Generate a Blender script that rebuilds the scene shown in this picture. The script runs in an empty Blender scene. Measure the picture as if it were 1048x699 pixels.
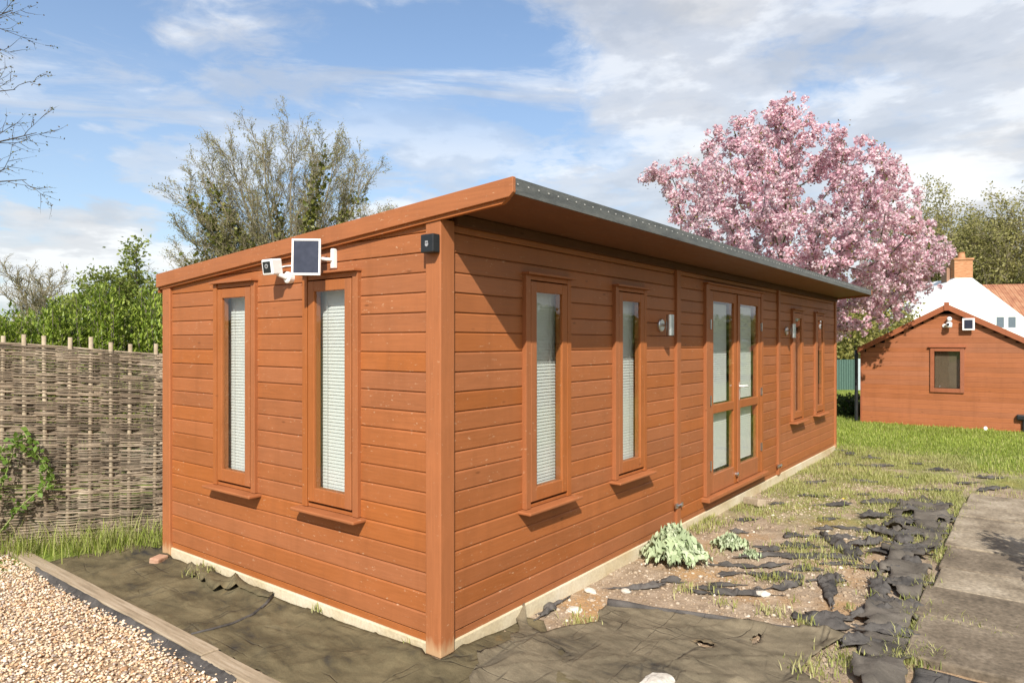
import bpy, math, random
import numpy as np
from mathutils import Vector, Matrix, noise
from mathutils.geometry import delaunay_2d_cdt

R = math.radians
rng = random.Random(7)
nrng = np.random.default_rng(11)
scene = bpy.context.scene
COL = scene.collection

# ------------------------------------------------------------------ helpers
def tag(o, label=None, cat=None, group=None, kind=None):
    if label: o['label'] = label
    if cat: o['category'] = cat
    if group: o['group'] = group
    if kind: o['kind'] = kind
    return o

def empty(name, loc=(0, 0, 0), rz=0.0):
    o = bpy.data.objects.new(name, None)
    COL.objects.link(o)
    o.location = loc
    o.rotation_euler = (0, 0, rz)
    o.empty_display_size = .1
    return o

def copy_tree(o, parent=None):
    c = o.copy(); COL.objects.link(c)
    if parent: c.parent = parent
    for ch in list(o.children): copy_tree(ch, c)
    return c

class MB:
    """collects shapes, links them as ONE mesh object"""
    def __init__(s): s.v = []; s.f = []; s.m = []
    def add(s, vs, fs, mi=0):
        b = len(s.v); s.v += [tuple(v) for v in vs]
        for f in fs: s.f.append([b + i for i in f]); s.m.append(mi)
    def box(s, x0, x1, y0, y1, z0, z1, mi=0):
        x0, x1 = min(x0, x1), max(x0, x1); y0, y1 = min(y0, y1), max(y0, y1); z0, z1 = min(z0, z1), max(z0, z1)
        s.add([(x0, y0, z0), (x1, y0, z0), (x1, y1, z0), (x0, y1, z0), (x0, y0, z1), (x1, y0, z1), (x1, y1, z1), (x0, y1, z1)],
              [(3, 2, 1, 0), (4, 5, 6, 7), (0, 1, 5, 4), (1, 2, 6, 5), (2, 3, 7, 6), (3, 0, 4, 7)], mi)
    def prism(s, pts, fn, a, b, mi=0):
        """polygon pts (2d) extruded between a and b; fn(p, q, e) -> xyz"""
        n = len(pts)
        vs = [fn(p, q, a) for p, q in pts] + [fn(p, q, b) for p, q in pts]
        fs = [list(range(n)), list(range(2 * n - 1, n - 1, -1))]
        for i in range(n):
            j = (i + 1) % n
            fs.append([i, i + n, j + n, j])
        s.add(vs, fs, mi)
    def tube(s, pts, rad, n=6, mi=0, caps=True):
        pts = [Vector(p) for p in pts]
        if not hasattr(rad, '__len__'): rad = [rad] * len(pts)
        up = Vector((.13, .29, .95)); vs = []; fs = []
        u = None
        for i, p in enumerate(pts):
            t = (pts[min(i + 1, len(pts) - 1)] - pts[max(i - 1, 0)])
            if t.length < 1e-9: t = Vector((0, 0, 1))
            t.normalize()
            if u is None:
                u = t.cross(up)
                if u.length < .1: u = t.cross(Vector((1, 0, 0)))
            else: u = u - t * u.dot(t)
            u.normalize(); w = t.cross(u)
            for k in range(n):
                a = 2 * math.pi * k / n
                vs.append(p + (u * math.cos(a) + w * math.sin(a)) * rad[i])
        for i in range(len(pts) - 1):
            for k in range(n):
                k2 = (k + 1) % n
                fs.append([i * n + k, i * n + k2, (i + 1) * n + k2, (i + 1) * n + k])
        if caps:
            fs.append(list(range(n - 1, -1, -1))); b = (len(pts) - 1) * n
            fs.append([b + k for k in range(n)])
        s.add(vs, fs, mi)
    def build(s, name, mats, parent=None, smooth=False, bevel=0, fix=False):
        me = bpy.data.meshes.new(name)
        me.from_pydata(s.v, [], s.f); me.update()
        if not isinstance(mats, (list, tuple)): mats = [mats]
        for m in mats: me.materials.append(m)
        if len(mats) > 1: me.polygons.foreach_set('material_index', s.m)
        if smooth: me.polygons.foreach_set('use_smooth', [True] * len(s.f))
        if fix:
            import bmesh
            bm = bmesh.new(); bm.from_mesh(me); bmesh.ops.recalc_face_normals(bm, faces=bm.faces); bm.to_mesh(me); bm.free()
        o = bpy.data.objects.new(name, me); COL.objects.link(o)
        if parent: o.parent = parent
        if bevel:
            b = o.modifiers.new('bevel', 'BEVEL'); b.width = bevel; b.segments = 2; b.limit_method = 'ANGLE'; b.angle_limit = R(40)
        return o

def np_mesh(name, V, F, mat, parent=None, smooth=False):
    V = np.asarray(V, np.float32); F = np.asarray(F, np.int32)
    me = bpy.data.meshes.new(name)
    n, k = F.shape
    me.vertices.add(len(V)); me.vertices.foreach_set('co', V.ravel())
    me.loops.add(n * k); me.loops.foreach_set('vertex_index', F.ravel())
    me.polygons.add(n); me.polygons.foreach_set('loop_start', np.arange(0, n * k, k, dtype=np.int32))
    if smooth: me.polygons.foreach_set('use_smooth', np.ones(n, bool))
    me.update(calc_edges=True); me.validate()
    me.materials.append(mat)
    o = bpy.data.objects.new(name, me); COL.objects.link(o)
    if parent: o.parent = parent
    return o

def rand_rot(n):
    q = nrng.normal(size=(n, 4)); q /= np.linalg.norm(q, axis=1)[:, None]
    w, x, y, z = q.T
    return np.stack([1-2*(y*y+z*z), 2*(x*y-z*w), 2*(x*z+y*w), 2*(x*y+z*w), 1-2*(x*x+z*z), 2*(y*z-x*w), 2*(x*z-y*w), 2*(y*z+x*w), 1-2*(x*x+y*y)], 1).reshape(n, 3, 3)

def scatter(P, S, base, faces, rot=None):
    """P (n,3) positions, S (n,) or (n,3) sizes, base (k,3), faces -> V, F"""
    n = len(P); k = len(base)
    if rot is None: rot = rand_rot(n)
    S = np.asarray(S)
    if S.ndim == 1: S = np.repeat(S[:, None], 3, 1)
    B = base[None] * S[:, None, :]
    V = np.einsum('nij,nkj->nki', rot, B) + np.asarray(P)[:, None, :]
    F = np.asarray(faces)[None] + (np.arange(n) * k)[:, None, None]
    return V.reshape(-1, 3), F.reshape(-1, np.asarray(faces).shape[1])

LEAF = np.array([(0, 0, 0), (.28, .45, .07), (0, 1, -.05), (-.28, .45, .07)], float)
LEAF_F = [(0, 1, 2), (0, 2, 3)]

def ico():
    t = (1 + 5 ** .5) / 2
    v = np.array([(-1, t, 0), (1, t, 0), (-1, -t, 0), (1, -t, 0), (0, -1, t), (0, 1, t), (0, -1, -t), (0, 1, -t), (t, 0, -1), (t, 0, 1), (-t, 0, -1), (-t, 0, 1)], float)
    v /= np.linalg.norm(v[0])
    f = [(0, 11, 5), (0, 5, 1), (0, 1, 7), (0, 7, 10), (0, 10, 11), (1, 5, 9), (5, 11, 4), (11, 10, 2), (10, 7, 6), (7, 1, 8), (3, 9, 4), (3, 4, 2), (3, 2, 6), (3, 6, 8), (3, 8, 9), (4, 9, 5), (2, 4, 11), (6, 2, 10), (8, 6, 7), (9, 8, 1)]
    return v, f
ICO, ICO_F = ico()

def pebbles(name, P, size, mat, squash=.65):
    n = len(P)
    rot = rand_rot(n)
    S = np.asarray(size)[:, None] * nrng.uniform(.6, 1.2, (n, 3))
    B = ICO[None] * S[:, None, :] * nrng.uniform(.75, 1.15, (n, 12, 1))
    V = np.einsum('nij,nkj->nki', rot, B)
    V[:, :, 2] *= squash
    V += np.asarray(P)[:, None, :]
    F = np.asarray(ICO_F)[None] + (np.arange(n) * 12)[:, None, None]
    return np_mesh(name, V.reshape(-1, 3), F.reshape(-1, 3), mat)

# ------------------------------------------------------------------ materials
class NT:
    def __init__(s, name):
        s.m = bpy.data.materials.new(name); s.m.use_nodes = True
        s.t = s.m.node_tree; s.n = s.t.nodes; s.l = s.t.links
        s.b = s.n['Principled BSDF']; s.out = s.n['Material Output']
    def node(s, typ, **kw):
        n = s.n.new(typ)
        for k, v in kw.items(): setattr(n, k, v)
        return n
    def link(s, a, b): s.l.new(a, b)
    def val(s, inp, v):
        if hasattr(v, 'is_output'): s.link(v, inp)
        else: inp.default_value = v
    def coords(s, scale=(1, 1, 1), kind='Object'):
        tc = s.node('ShaderNodeTexCoord'); mp = s.node('ShaderNodeMapping')
        mp.inputs['Scale'].default_value = scale
        if kind == 'World':
            g = s.node('ShaderNodeNewGeometry'); s.link(g.outputs['Position'], mp.inputs['Vector'])
        else: s.link(tc.outputs[kind], mp.inputs['Vector'])
        return mp.outputs[0]
    def noise(s, vec, scale, detail=5, rough=.55, dist=0):
        n = s.node('ShaderNodeTexNoise'); s.link(vec, n.inputs['Vector'])
        n.inputs['Scale'].default_value = scale; n.inputs['Detail'].default_value = detail
        n.inputs['Roughness'].default_value = rough; n.inputs['Distortion'].default_value = dist
        return n.outputs['Fac']
    def ramp(s, fac, stops):
        r = s.node('ShaderNodeValToRGB'); s.link(fac, r.inputs[0])
        e = r.color_ramp.elements
        while len(e) < len(stops): e.new(.5)
        for el, (p, c) in zip(e, stops):
            el.position = p; el.color = (*c, 1) if hasattr(c, '__len__') else (c, c, c, 1)
        return r.outputs[0]
    def mix(s, fac, a, b, mode='MIX'):
        m = s.node('ShaderNodeMix', data_type='RGBA', blend_type=mode)
        s.val(m.inputs[0], fac)
        for i, v in ((6, a), (7, b)):
            if hasattr(v, 'is_output'): s.link(v, m.inputs[i])
            else: m.inputs[i].default_value = (*v, 1)
        return m.outputs[2]
    def math(s, op, a, b=0, c=None, clamp=False):
        m = s.node('ShaderNodeMath', operation=op, use_clamp=clamp)
        s.val(m.inputs[0], a); s.val(m.inputs[1], b)
        if c is not None: s.val(m.inputs[2], c)
        return m.outputs[0]
    def island(s):
        return s.node('ShaderNodeNewGeometry').outputs['Random Per Island']
    def bump(s, h, strength=.3, dist=.01):
        b = s.node('ShaderNodeBump'); b.inputs['Strength'].default_value = strength; b.inputs['Distance'].default_value = dist
        s.link(h, b.inputs['Height']); s.link(b.outputs[0], s.b.inputs['Normal'])
    def done(s, col, rough=.7, metal=0, spec=None):
        s.val(s.b.inputs['Base Color'], (*col, 1) if isinstance(col, tuple) else col)
        s.val(s.b.inputs['Roughness'], rough); s.b.inputs['Metallic'].default_value = metal
        if spec is not None: s.b.inputs['Specular IOR Level'].default_value = spec
        return s.m

def mul(c, k): return tuple(x * k for x in c)

def paint(name, base, stretch=(1.5, 1.5, 34), flecks=.5, var=.10, worn=None):
    t = NT(name); v = t.coords(stretch)
    g = t.noise(v, 3, 7, .6, .4)
    c = t.ramp(g, [(.3, mul(base, .87)), (.55, base), (.75, mul(base, 1.1))])
    i = t.island()
    hs = t.node('ShaderNodeHueSaturation'); t.link(c, hs.inputs['Color'])
    t.val(hs.inputs['Value'], t.math('MULTIPLY_ADD', i, var * 2, 1 - var))
    i2 = t.math('FRACT', t.math('MULTIPLY', i, 37.7))
    t.val(hs.inputs['Saturation'], t.math('MULTIPLY_ADD', i2, .08, .95))
    c = hs.outputs[0]
    # patchy fading
    w = t.noise(t.coords((1, 1, 1.6)), 2.2, 4)
    c = t.mix(t.ramp(w, [(.45, 0), (.75, .45)]), c, (base[0] * 1.25, base[1] * 1.3, base[2] * 1.5))
    w2 = t.noise(t.coords((5, 5, .7)), 1.6, 5, .65)
    c = t.mix(t.ramp(w2, [(.52, 0), (.72, .32)]), c, mul(base, .66))
    # knots
    vo = t.node('ShaderNodeTexVoronoi'); t.link(t.coords((3.2, 3.2, 9.6)), vo.inputs['Vector']); vo.inputs['Scale'].default_value = 1
    k = t.ramp(vo.outputs['Distance'], [(.04, .75), (.085, 0)])
    c = t.mix(k, c, mul(base, .5))
    # chipped flecks of bare wood
    f = t.noise(t.coords((16, 16, 48)), 1.7, 3, .6)
    fm = t.noise(t.coords((1, 1, 1)), 2.7, 2)
    fl = t.math('MULTIPLY', t.ramp(f, [(.655, 0), (.71, flecks)]), t.ramp(fm, [(.38, 0), (.55, 1)]))
    c = t.mix(fl, c, (.62, .42, .27))
    if worn:
        z = t.node('ShaderNodeSeparateXYZ'); t.link(t.coords(), z.inputs[0])
        zz = t.math('ADD', z.outputs[2], t.math('MULTIPLY', t.noise(t.coords((20, 20, 4)), 2), .12))
        c = t.mix(t.ramp(zz, [(.085, .7), (.15, 0)]), c, worn)
    t.bump(t.math('ADD', g, t.math('MULTIPLY', fl, -.6)), .15, .004)
    return t.done(c, t.math('MULTIPLY_ADD', g, .3, .42), spec=.35)

def speckle(name, cols, scale=3, detail=6, rough=.85, bump=.3, bdist=.01, stretch=(1, 1, 1), kind='Object', isl=0, scale2=40, amt2=.25, spec=.3, dist=0):
    t = NT(name); v = t.coords(stretch, kind)
    n = t.noise(v, scale, detail, .6, dist)
    k = len(cols)
    c = t.ramp(n, [(.3 + .4 * i / max(1, k - 1), cc) for i, cc in enumerate(cols)])
    n2 = t.noise(v, scale2, 3)
    c = t.mix(amt2, c, t.ramp(n2, [(.3, .25), (.7, .75)]), 'OVERLAY')
    if isl:
        hs = t.node('ShaderNodeHueSaturation'); t.link(c, hs.inputs['Color'])
        t.val(hs.inputs['Value'], t.math('MULTIPLY_ADD', t.island(), isl * 2, 1 - isl)); c = hs.outputs[0]
    if bump: t.bump(t.math('ADD', n, t.math('MULTIPLY', n2, .4)), bump, bdist)
    return t.done(c, rough, spec=spec)

def leafy(name, cols, trans=.35, rough=.55, scale=1.2):
    t = NT(name)
    i = t.island(); k = len(cols)
    c = t.ramp(i, [(j / max(1, k - 1), cc) for j, cc in enumerate(cols)])
    n = t.noise(t.coords(), scale, 3)
    hs = t.node('ShaderNodeHueSaturation'); t.link(c, hs.inputs['Color'])
    t.val(hs.inputs['Value'], t.math('MULTIPLY_ADD', n, .7, .65))
    c = hs.outputs[0]
    t.done(c, rough, spec=.3)
    tr = t.node('ShaderNodeBsdfTranslucent'); t.link(c, tr.inputs[0])
    mx = t.node('ShaderNodeMixShader'); mx.inputs[0].default_value = trans
    t.link(t.b.outputs[0], mx.inputs[1]); t.link(tr.outputs[0], mx.inputs[2]); t.link(mx.outputs[0], t.out.inputs[0])
    return t.m

def plain(name, col, rough=.5, metal=0, spec=.5, var=.12, scale=25):
    t = NT(name); n = t.noise(t.coords(), scale, 4)
    c = t.ramp(n, [(.3, mul(col, 1 - var)), (.7, mul(col, 1 + var))])
    return t.done(c, t.math('MULTIPLY_ADD', n, .2, rough - .1), metal, spec)

def glass_mat():
    t = NT('window_glass')
    tr = t.node('ShaderNodeBsdfTransparent'); tr.inputs[0].default_value = (.93, .95, .94, 1)
    gl = t.node('ShaderNodeBsdfGlossy'); gl.inputs['Roughness'].default_value = .02; gl.inputs[0].default_value = (.95, .97, 1, 1)
    fr = t.node('ShaderNodeFresnel'); fr.inputs[0].default_value = 1.52
    n = t.noise(t.coords(), 3, 2)
    b = t.node('ShaderNodeBump'); b.inputs['Strength'].default_value = .03; b.inputs['Distance'].default_value = .02
    t.link(n, b.inputs['Height']); t.link(b.outputs[0], gl.inputs['Normal'])
    mx = t.node('ShaderNodeMixShader')
    gg = t.node('ShaderNodeNewGeometry'); t.link(t.math('MULTIPLY', t.math('MULTIPLY_ADD', fr.outputs[0], 1.0, .02, True), t.math('SUBTRACT', 1, gg.outputs['Backfacing'])), mx.inputs[0])
    t.link(tr.outputs[0], mx.inputs[1]); t.link(gl.outputs[0], mx.inputs[2]); t.link(mx.outputs[0], t.out.inputs[0])
    return t.m

ORANGE = (.312, .103, .031)
M = {}
M['boards'] = paint('painted_boards', ORANGE)
M['trim_v'] = paint('painted_upright_trim', mul(ORANGE, 1.0), (34, 34, 1.5), .4, .04)
M['post'] = paint('painted_corner_post', mul(ORANGE, 1.1), (34, 34, 1.5), .5, .03, worn=(.52, .36, .2))
M['trim_h'] = paint('painted_level_trim', mul(ORANGE, 1.03), (1.5, 1.5, 34), .35, .05)
M['barge'] = paint('painted_barge_board', mul(ORANGE, 1.08), (1.2, 1.2, 26), .5, .05)
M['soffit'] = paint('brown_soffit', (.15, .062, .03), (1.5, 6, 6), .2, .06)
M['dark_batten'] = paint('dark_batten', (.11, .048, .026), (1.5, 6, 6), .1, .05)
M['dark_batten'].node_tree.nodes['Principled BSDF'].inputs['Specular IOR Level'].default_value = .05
M['shed_boards'] = paint('shed_boards', (.33, .112, .042), (1.5, 1.5, 34), .25, .1)
M['shed_trim'] = paint('shed_trim', (.30, .10, .045), (8, 8, 8), .2, .06)
M['inner'] = plain('inner_lining', (.11, .055, .03), .8)
M['room'] = plain('room_wall', (.5, .48, .44), .8)
M['room_floor'] = plain('room_floor', (.22, .17, .12), .6)
M['blind'] = plain('white_blind', (.63, .63, .61), .55, var=.03)
M['glass'] = glass_mat()
M['felt'] = speckle('roof_felt', [(.05, .055, .055), (.09, .09, .085)], 4)
M['galv'] = speckle('galvanised_edge', [(.055, .058, .056), (.085, .09, .085), (.13, .13, .12)], 5, rough=.5, bump=.1, stretch=(1, 6, 6), spec=.5)
M['nail'] = plain('nail_head', (.5, .5, .48), .4, .3)
M['plinth'] = speckle('cast_concrete', [(.40, .30, .15), (.56, .48, .33), (.64, .58, .46)], 1.3, bump=.25, scale2=60)
M['steel'] = plain('brushed_steel', (.62, .63, .64), .32, 1, var=.05)
M['white'] = plain('white_plastic', (.8, .8, .79), .4, var=.02)
M['black'] = plain('black_plastic', (.014, .015, .017), .45, var=.2)
M['grey'] = plain('grey_plastic', (.3, .3, .31), .45)
M['cell'] = plain('solar_cell', (.022, .026, .045), .22, spec=.6, var=.2)
M['lens'] = plain('camera_lens', (.01, .01, .013), .1, spec=.7)
M['slab'] = speckle('worn_concrete', [(.13, .10, .068), (.26, .212, .15), (.38, .32, .24)], 3.1, 8, bump=.4, bdist=.006, kind='World', scale2=38, amt2=.6)
M['slab_dark'] = speckle('algae_concrete', [(.09, .07, .048), (.155, .122, .085), (.235, .19, .138)], 3.6, 8, bump=.4, bdist=.006, kind='World', scale2=38, amt2=.65)
M['board_edge'] = speckle('grey_timber', [(.22, .17, .11), (.33, .26, .175), (.42, .345, .25)], 3, bump=.3, bdist=.004, stretch=(18, 1, 18), isl=.05)
M['brick'] = speckle('pink_brick', [(.36, .2, .13), (.46, .3, .2)], 12, bump=.4)
M['chalk'] = speckle('pale_stone', [(.42, .38, .32), (.60, .56, .49)], 10, bump=.4)
def membrane(name, dust, base=(.032, .030, .028)):
    t = NT(name); v = t.coords((1, 1, 1), 'World')
    n = t.noise(v, 1.9, 7, .6, .8)
    st = t.noise(t.coords((3.2, 1.2, 1), 'World'), 2.4, 6, .62, 1.0)
    f = t.math('ADD', t.math('MULTIPLY', n, .55), t.math('MULTIPLY', st, .5))
    c = t.ramp(f, [(.36, base), (.47, mul(dust, .62)), (.6, dust), (.75, mul(dust, 1.35))])
    w = t.noise(t.coords((1, 1, 1), 'World'), 420, 1)
    c = t.mix(.22, c, t.ramp(w, [(.35, .15), (.65, .85)]), 'OVERLAY')
    ru = t.noise(v, 3.7, 4, .6)
    c = t.mix(t.ramp(ru, [(.66, 0), (.78, .45)]), c, (.24, .13, .04))
    def crease(sc, rot_):
        tcn = t.coords(sc, 'World'); tcn.node.inputs['Rotation'].default_value = (0, 0, rot_)
        k_ = t.math('ABSOLUTE', t.math('SUBTRACT', t.noise(tcn, 1.7, 2, .45, .3), .5))
        return t.ramp(k_, [(.0, 1), (.016, 0)])
    mk = t.ramp(t.noise(v, 2.6, 3), [(.46, 0), (.6, 1)])
    cr = t.math('MULTIPLY', t.math('MAXIMUM', crease((.5, 2.6, 1), .9), t.math('MULTIPLY', crease((2.8, .45, 1), .5), .8)), mk)
    c = t.mix(t.math('MULTIPLY', cr, .4), c, mul(base, 1.0))
    t.bump(t.math('ADD', t.math('ADD', t.math('MULTIPLY', w, .25), t.noise(v, 26, 5, .6)), t.math('MULTIPLY', cr, -1.3)), .6, .010)
    return t.done(c, .88, spec=.15)
M['mem_left'] = membrane('olive_dusted_membrane', (.150, .122, .068))
M['mem_front'] = membrane('dusted_membrane', (.180, .148, .098))
M['mem_strip'] = membrane('grey_membrane', (.135, .118, .098))
M['mem_scrap'] = membrane('black_membrane', (.105, .096, .088), (.024, .024, .027))
M['wattle'] = speckle('woven_hazel', [(.12, .09, .062), (.21, .163, .115), (.33, .27, .20)], 4, 4, bump=.3, bdist=.003, isl=.5, scale2=30)
M['wattle_post'] = speckle('hazel_stake', [(.26, .20, .13), (.42, .35, .25)], 5, bump=.3, bdist=.003)
M['bark'] = speckle('grey_bark', [(.10, .085, .065), (.18, .155, .12)], 4, bump=.3, stretch=(3, 3, 1))
M['bark_pale'] = speckle('pale_bark', [(.17, .145, .095), (.28, .24, .165)], 4, bump=.3, stretch=(3, 3, 1))
M['bark_dark'] = speckle('dark_bark', [(.05, .042, .036), (.10, .085, .07)], 4, bump=.3, stretch=(3, 3, 1))
M['blossom'] = leafy('pink_blossom', [(.58, .31, .39), (.78, .52, .58), (.84, .66, .70), (.89, .79, .80), (.69, .40, .48)], .45, .6)
M['bronze_leaf'] = leafy('bronze_leaf', [(.16, .09, .035), (.2, .16, .05), (.14, .17, .04)])
M['ivy'] = leafy('ivy_leaf', [(.08, .095, .02), (.14, .15, .03), (.21, .21, .05)], .25, .45)
M['bud'] = leafy('olive_bud', [(.25, .235, .08), (.33, .30, .13), (.22, .215, .07)], .35)
M['olive'] = leafy('spring_leaf', [(.20, .21, .05), (.29, .27, .07), (.36, .32, .11), (.16, .18, .05)], .4)
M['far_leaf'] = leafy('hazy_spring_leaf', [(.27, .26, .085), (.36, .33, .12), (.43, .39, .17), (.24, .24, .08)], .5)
M['green_leaf'] = leafy('green_leaf', [(.14, .18, .035), (.21, .25, .05), (.27, .30, .075)], .4)
M['laurel'] = leafy('laurel_leaf', [(.13, .20, .025), (.23, .31, .04), (.31, .37, .06), (.09, .14, .02)], .35, .4)
M['bush_leaf'] = leafy('bush_leaf', [(.04, .075, .012), (.07, .11, .02)], .25)
M['thistle'] = leafy('silver_leaf', [(.34, .42, .23), (.48, .56, .34), (.58, .64, .44)], .25, .6, 6)
M['bramble'] = leafy('bramble_leaf', [(.11, .20, .03), (.19, .29, .05)], .35)
M['stem'] = plain('green_stem', (.22, .27, .08), .6)
M['grass'] = leafy('grass_blade', [(.18, .25, .035), (.28, .36, .05), (.37, .44, .085), (.46, .46, .17)], .4, .6, .8)
M['weed'] = leafy('weed_blade', [(.22, .26, .06), (.35, .38, .11), (.50, .47, .23), (.40, .40, .13)], .4, .6, 1.5)
M['dandelion'] = plain('yellow_petals', (.75, .55, .02), .6)
t = NT('gravel_stone')
c = t.ramp(t.island(), [(0, (.30, .17, .09)), (.12, (.55, .36, .20)), (.35, (.66, .50, .34)), (.6, (.74, .64, .52)), (.8, (.58, .39, .23)), (.92, (.40, .34, .29)), (1, (.24, .19, .16))])
c = t.mix(.3, c, t.ramp(t.noise(t.coords(), 90, 3), [(.3, .3), (.7, .75)]), 'OVERLAY')
M['gravel'] = t.done(c, .75, spec=.35)
t = NT('soil_stone')
c = t.ramp(t.island(), [(0, (.22, .16, .105)), (.5, (.33, .25, .17)), (.93, (.42, .345, .26)), (1, (.6, .55, .47))])
M['soilstone'] = t.done(c, .85, spec=.25)
M['render'] = speckle('white_render', [(.74, .73, .70), (.82, .82, .80)], 2, bump=.1)
M['chimney'] = speckle('orange_brick', [(.32, .13, .065), (.46, .22, .11), (.5, .28, .16)], 3, stretch=(1, 1, 5), bump=.2)
t = NT('pantiles'); v = t.coords()
w1 = t.node('ShaderNodeTexWave', wave_type='BANDS', bands_direction='X'); t.link(v, w1.inputs[0]); w1.inputs['Scale'].default_value = 1.0; w1.inputs['Distortion'].default_value = .3
w2 = t.node('ShaderNodeTexWave', wave_type='BANDS', bands_direction='Z', wave_profile='SAW'); t.link(v, w2.inputs[0]); w2.inputs['Scale'].default_value = 1.6
c = t.ramp(t.noise(v, 2.5, 6), [(.3, (.26, .10, .055)), (.5, (.38, .165, .085)), (.7, (.46, .25, .14))])
t.bump(t.math('ADD', w1.outputs['Fac'], t.math('MULTIPLY', w2.outputs['Fac'], .5)), 1.0, .15)
M['pantile'] = t.done(c, .8)
M['tank'] = plain('green_sheet', (.075, .135, .11), .5)
M['tank_post'] = plain('pale_post', (.36, .42, .44), .6)

# ------------------------------------------------------------------ ground
def fb(x, y, s, seed=0.0): return noise.noise(Vector((x * s + seed, y * s - seed, seed * 1.7)))
def sstep(a, b, x):
    t_ = min(1, max(0, (x - a) / (b - a))); return t_ * t_ * (3 - 2 * t_)
def gz(x, y):
    z = -.04
    d2 = x * x + y * y
    z += .035 * math.exp(-d2 / .25)
    z += .045 * sstep(7.5, 9.5, x)
    z += (.012 * fb(x, y, 2.3, 3) + .006 * fb(x, y, 7, 5)) * (1 - sstep(9, 12, x) * .5)
    if x < -.66: z = -.042 + .01 * fb(x, y, 1.5, 8)
    if y < -1.8 and -2 < x < 7: z = min(z, -.045)
    return z

def axis(lo, hi, step, far):
    a = list(np.arange(lo, hi + 1e-6, step)); d = step; x = hi
    while x < far: d *= 1.35; x += d; a.append(x)
    d = step; x = lo; pre = []
    while x > -far: d *= 1.35; x -= d; pre.append(x)
    return pre[::-1] + a
xs = axis(-2.6, 10.5, .05, 900); ys = axis(-3.2, 4.4, .05, 900)
V = np.array([(x, y, gz(x, y)) for y in ys for x in xs])
nx, ny = len(xs), len(ys)
I = (np.arange(ny - 1)[:, None] * nx + np.arange(nx - 1)[None]).ravel()
F = np.stack([I, I + 1, I + nx + 1, I + nx], 1)
t = NT('earth_and_turf'); p = t.coords((1, 1, 1), 'World')
sep = t.node('ShaderNodeSeparateXYZ'); t.link(p, sep.inputs[0])
n1 = t.noise(p, 1.3, 6, .6); n2 = t.noise(p, 9, 6, .65); n3 = t.noise(p, 70, 3)
dirt = t.ramp(n2, [(.3, (.20, .148, .10)), (.5, (.30, .228, .16)), (.7, (.38, .30, .22))])
dirt = t.mix(t.ramp(n1, [(.52, 0), (.66, .75)]), dirt, (.40, .235, .10))
dirt = t.mix(.35, dirt, t.ramp(n3, [(.3, .25), (.7, .8)]), 'OVERLAY')
turf = t.ramp(n2, [(.3, (.10, .14, .025)), (.6, (.17, .21, .04)), (.8, (.24, .24, .08))])
xx = t.math('ADD', sep.outputs[0], t.math('MULTIPLY', sep.outputs[1], -.41))
lawn = t.ramp(t.math('ADD', xx, t.math('MULTIPLY', n1, 1.2)), [(.0, 0), (1, 1)])
lm = t.math('MULTIPLY_ADD', t.math('ADD', xx, t.math('MULTIPLY', n1, 1.0)), 1.6, -1.6 * 9.2, True)
weedm = t.math('MULTIPLY', t.math('MULTIPLY_ADD', sep.outputs[0], .8, -.8 * 3.4, True), t.ramp(n1, [(.44, 0), (.56, .7)]))
far = t.math('MAXIMUM', lm, t.math('MAXIMUM', weedm, t.math('MULTIPLY_ADD', sep.outputs[1], 3, -9.6, True)))
far = t.math('MAXIMUM', far, t.math('MULTIPLY_ADD', sep.outputs[1], -2, -7, True))
c = t.mix(far, dirt, turf)
grv = t.math('MULTIPLY_ADD', sep.outputs[0], -30, -.64 * 30, True)
c = t.mix(t.math('MULTIPLY', grv, t.math('SUBTRACT', 1, far)), c, (.33, .235, .15))
t.bump(t.math('ADD', n2, t.math('MULTIPLY', n3, .35)), .7, .03)
M['ground'] = t.done(c, .95, spec=.15)
g = np_mesh('ground', V, F, M['ground'], smooth=True); tag(g, kind='structure')

# ------------------------------------------------------------------ main cabin
L, D = 8.60, 2.93
PITCH, Z0 = .104, .093
roof_z = lambda y: 2.36 - .0707 * (y + .475)
cabin = empty('timber_cabin')
tag(cabin, 'long orange brown timber cabin with single pitch roof in the foreground', 'cabin')

front_open = [(.72, 1.22), (1.80, 2.30), (6.28, 6.78), (7.38, 7.88)]       # x ranges of the front windows
side_open = [(.635, 1.14), (1.66, 2.165)]                                  # y ranges of the end windows
DOOR = (3.49, 5.12)
STRIPS = [(2.86, 2.94), (5.70, 5.78)]
WZ0, WZ1 = .615, 2.0

def board_profile(z):   # (outward, z): shiplap with a rounded shadow gap at the top of every board
    return [(-.040, z), (-.022, z + .0), (-.0195, z + .004), (-.0195, z + PITCH - .012), (-.023, z + PITCH - .005), (-.033, z + PITCH), (-.040, z + PITCH)]

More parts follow.
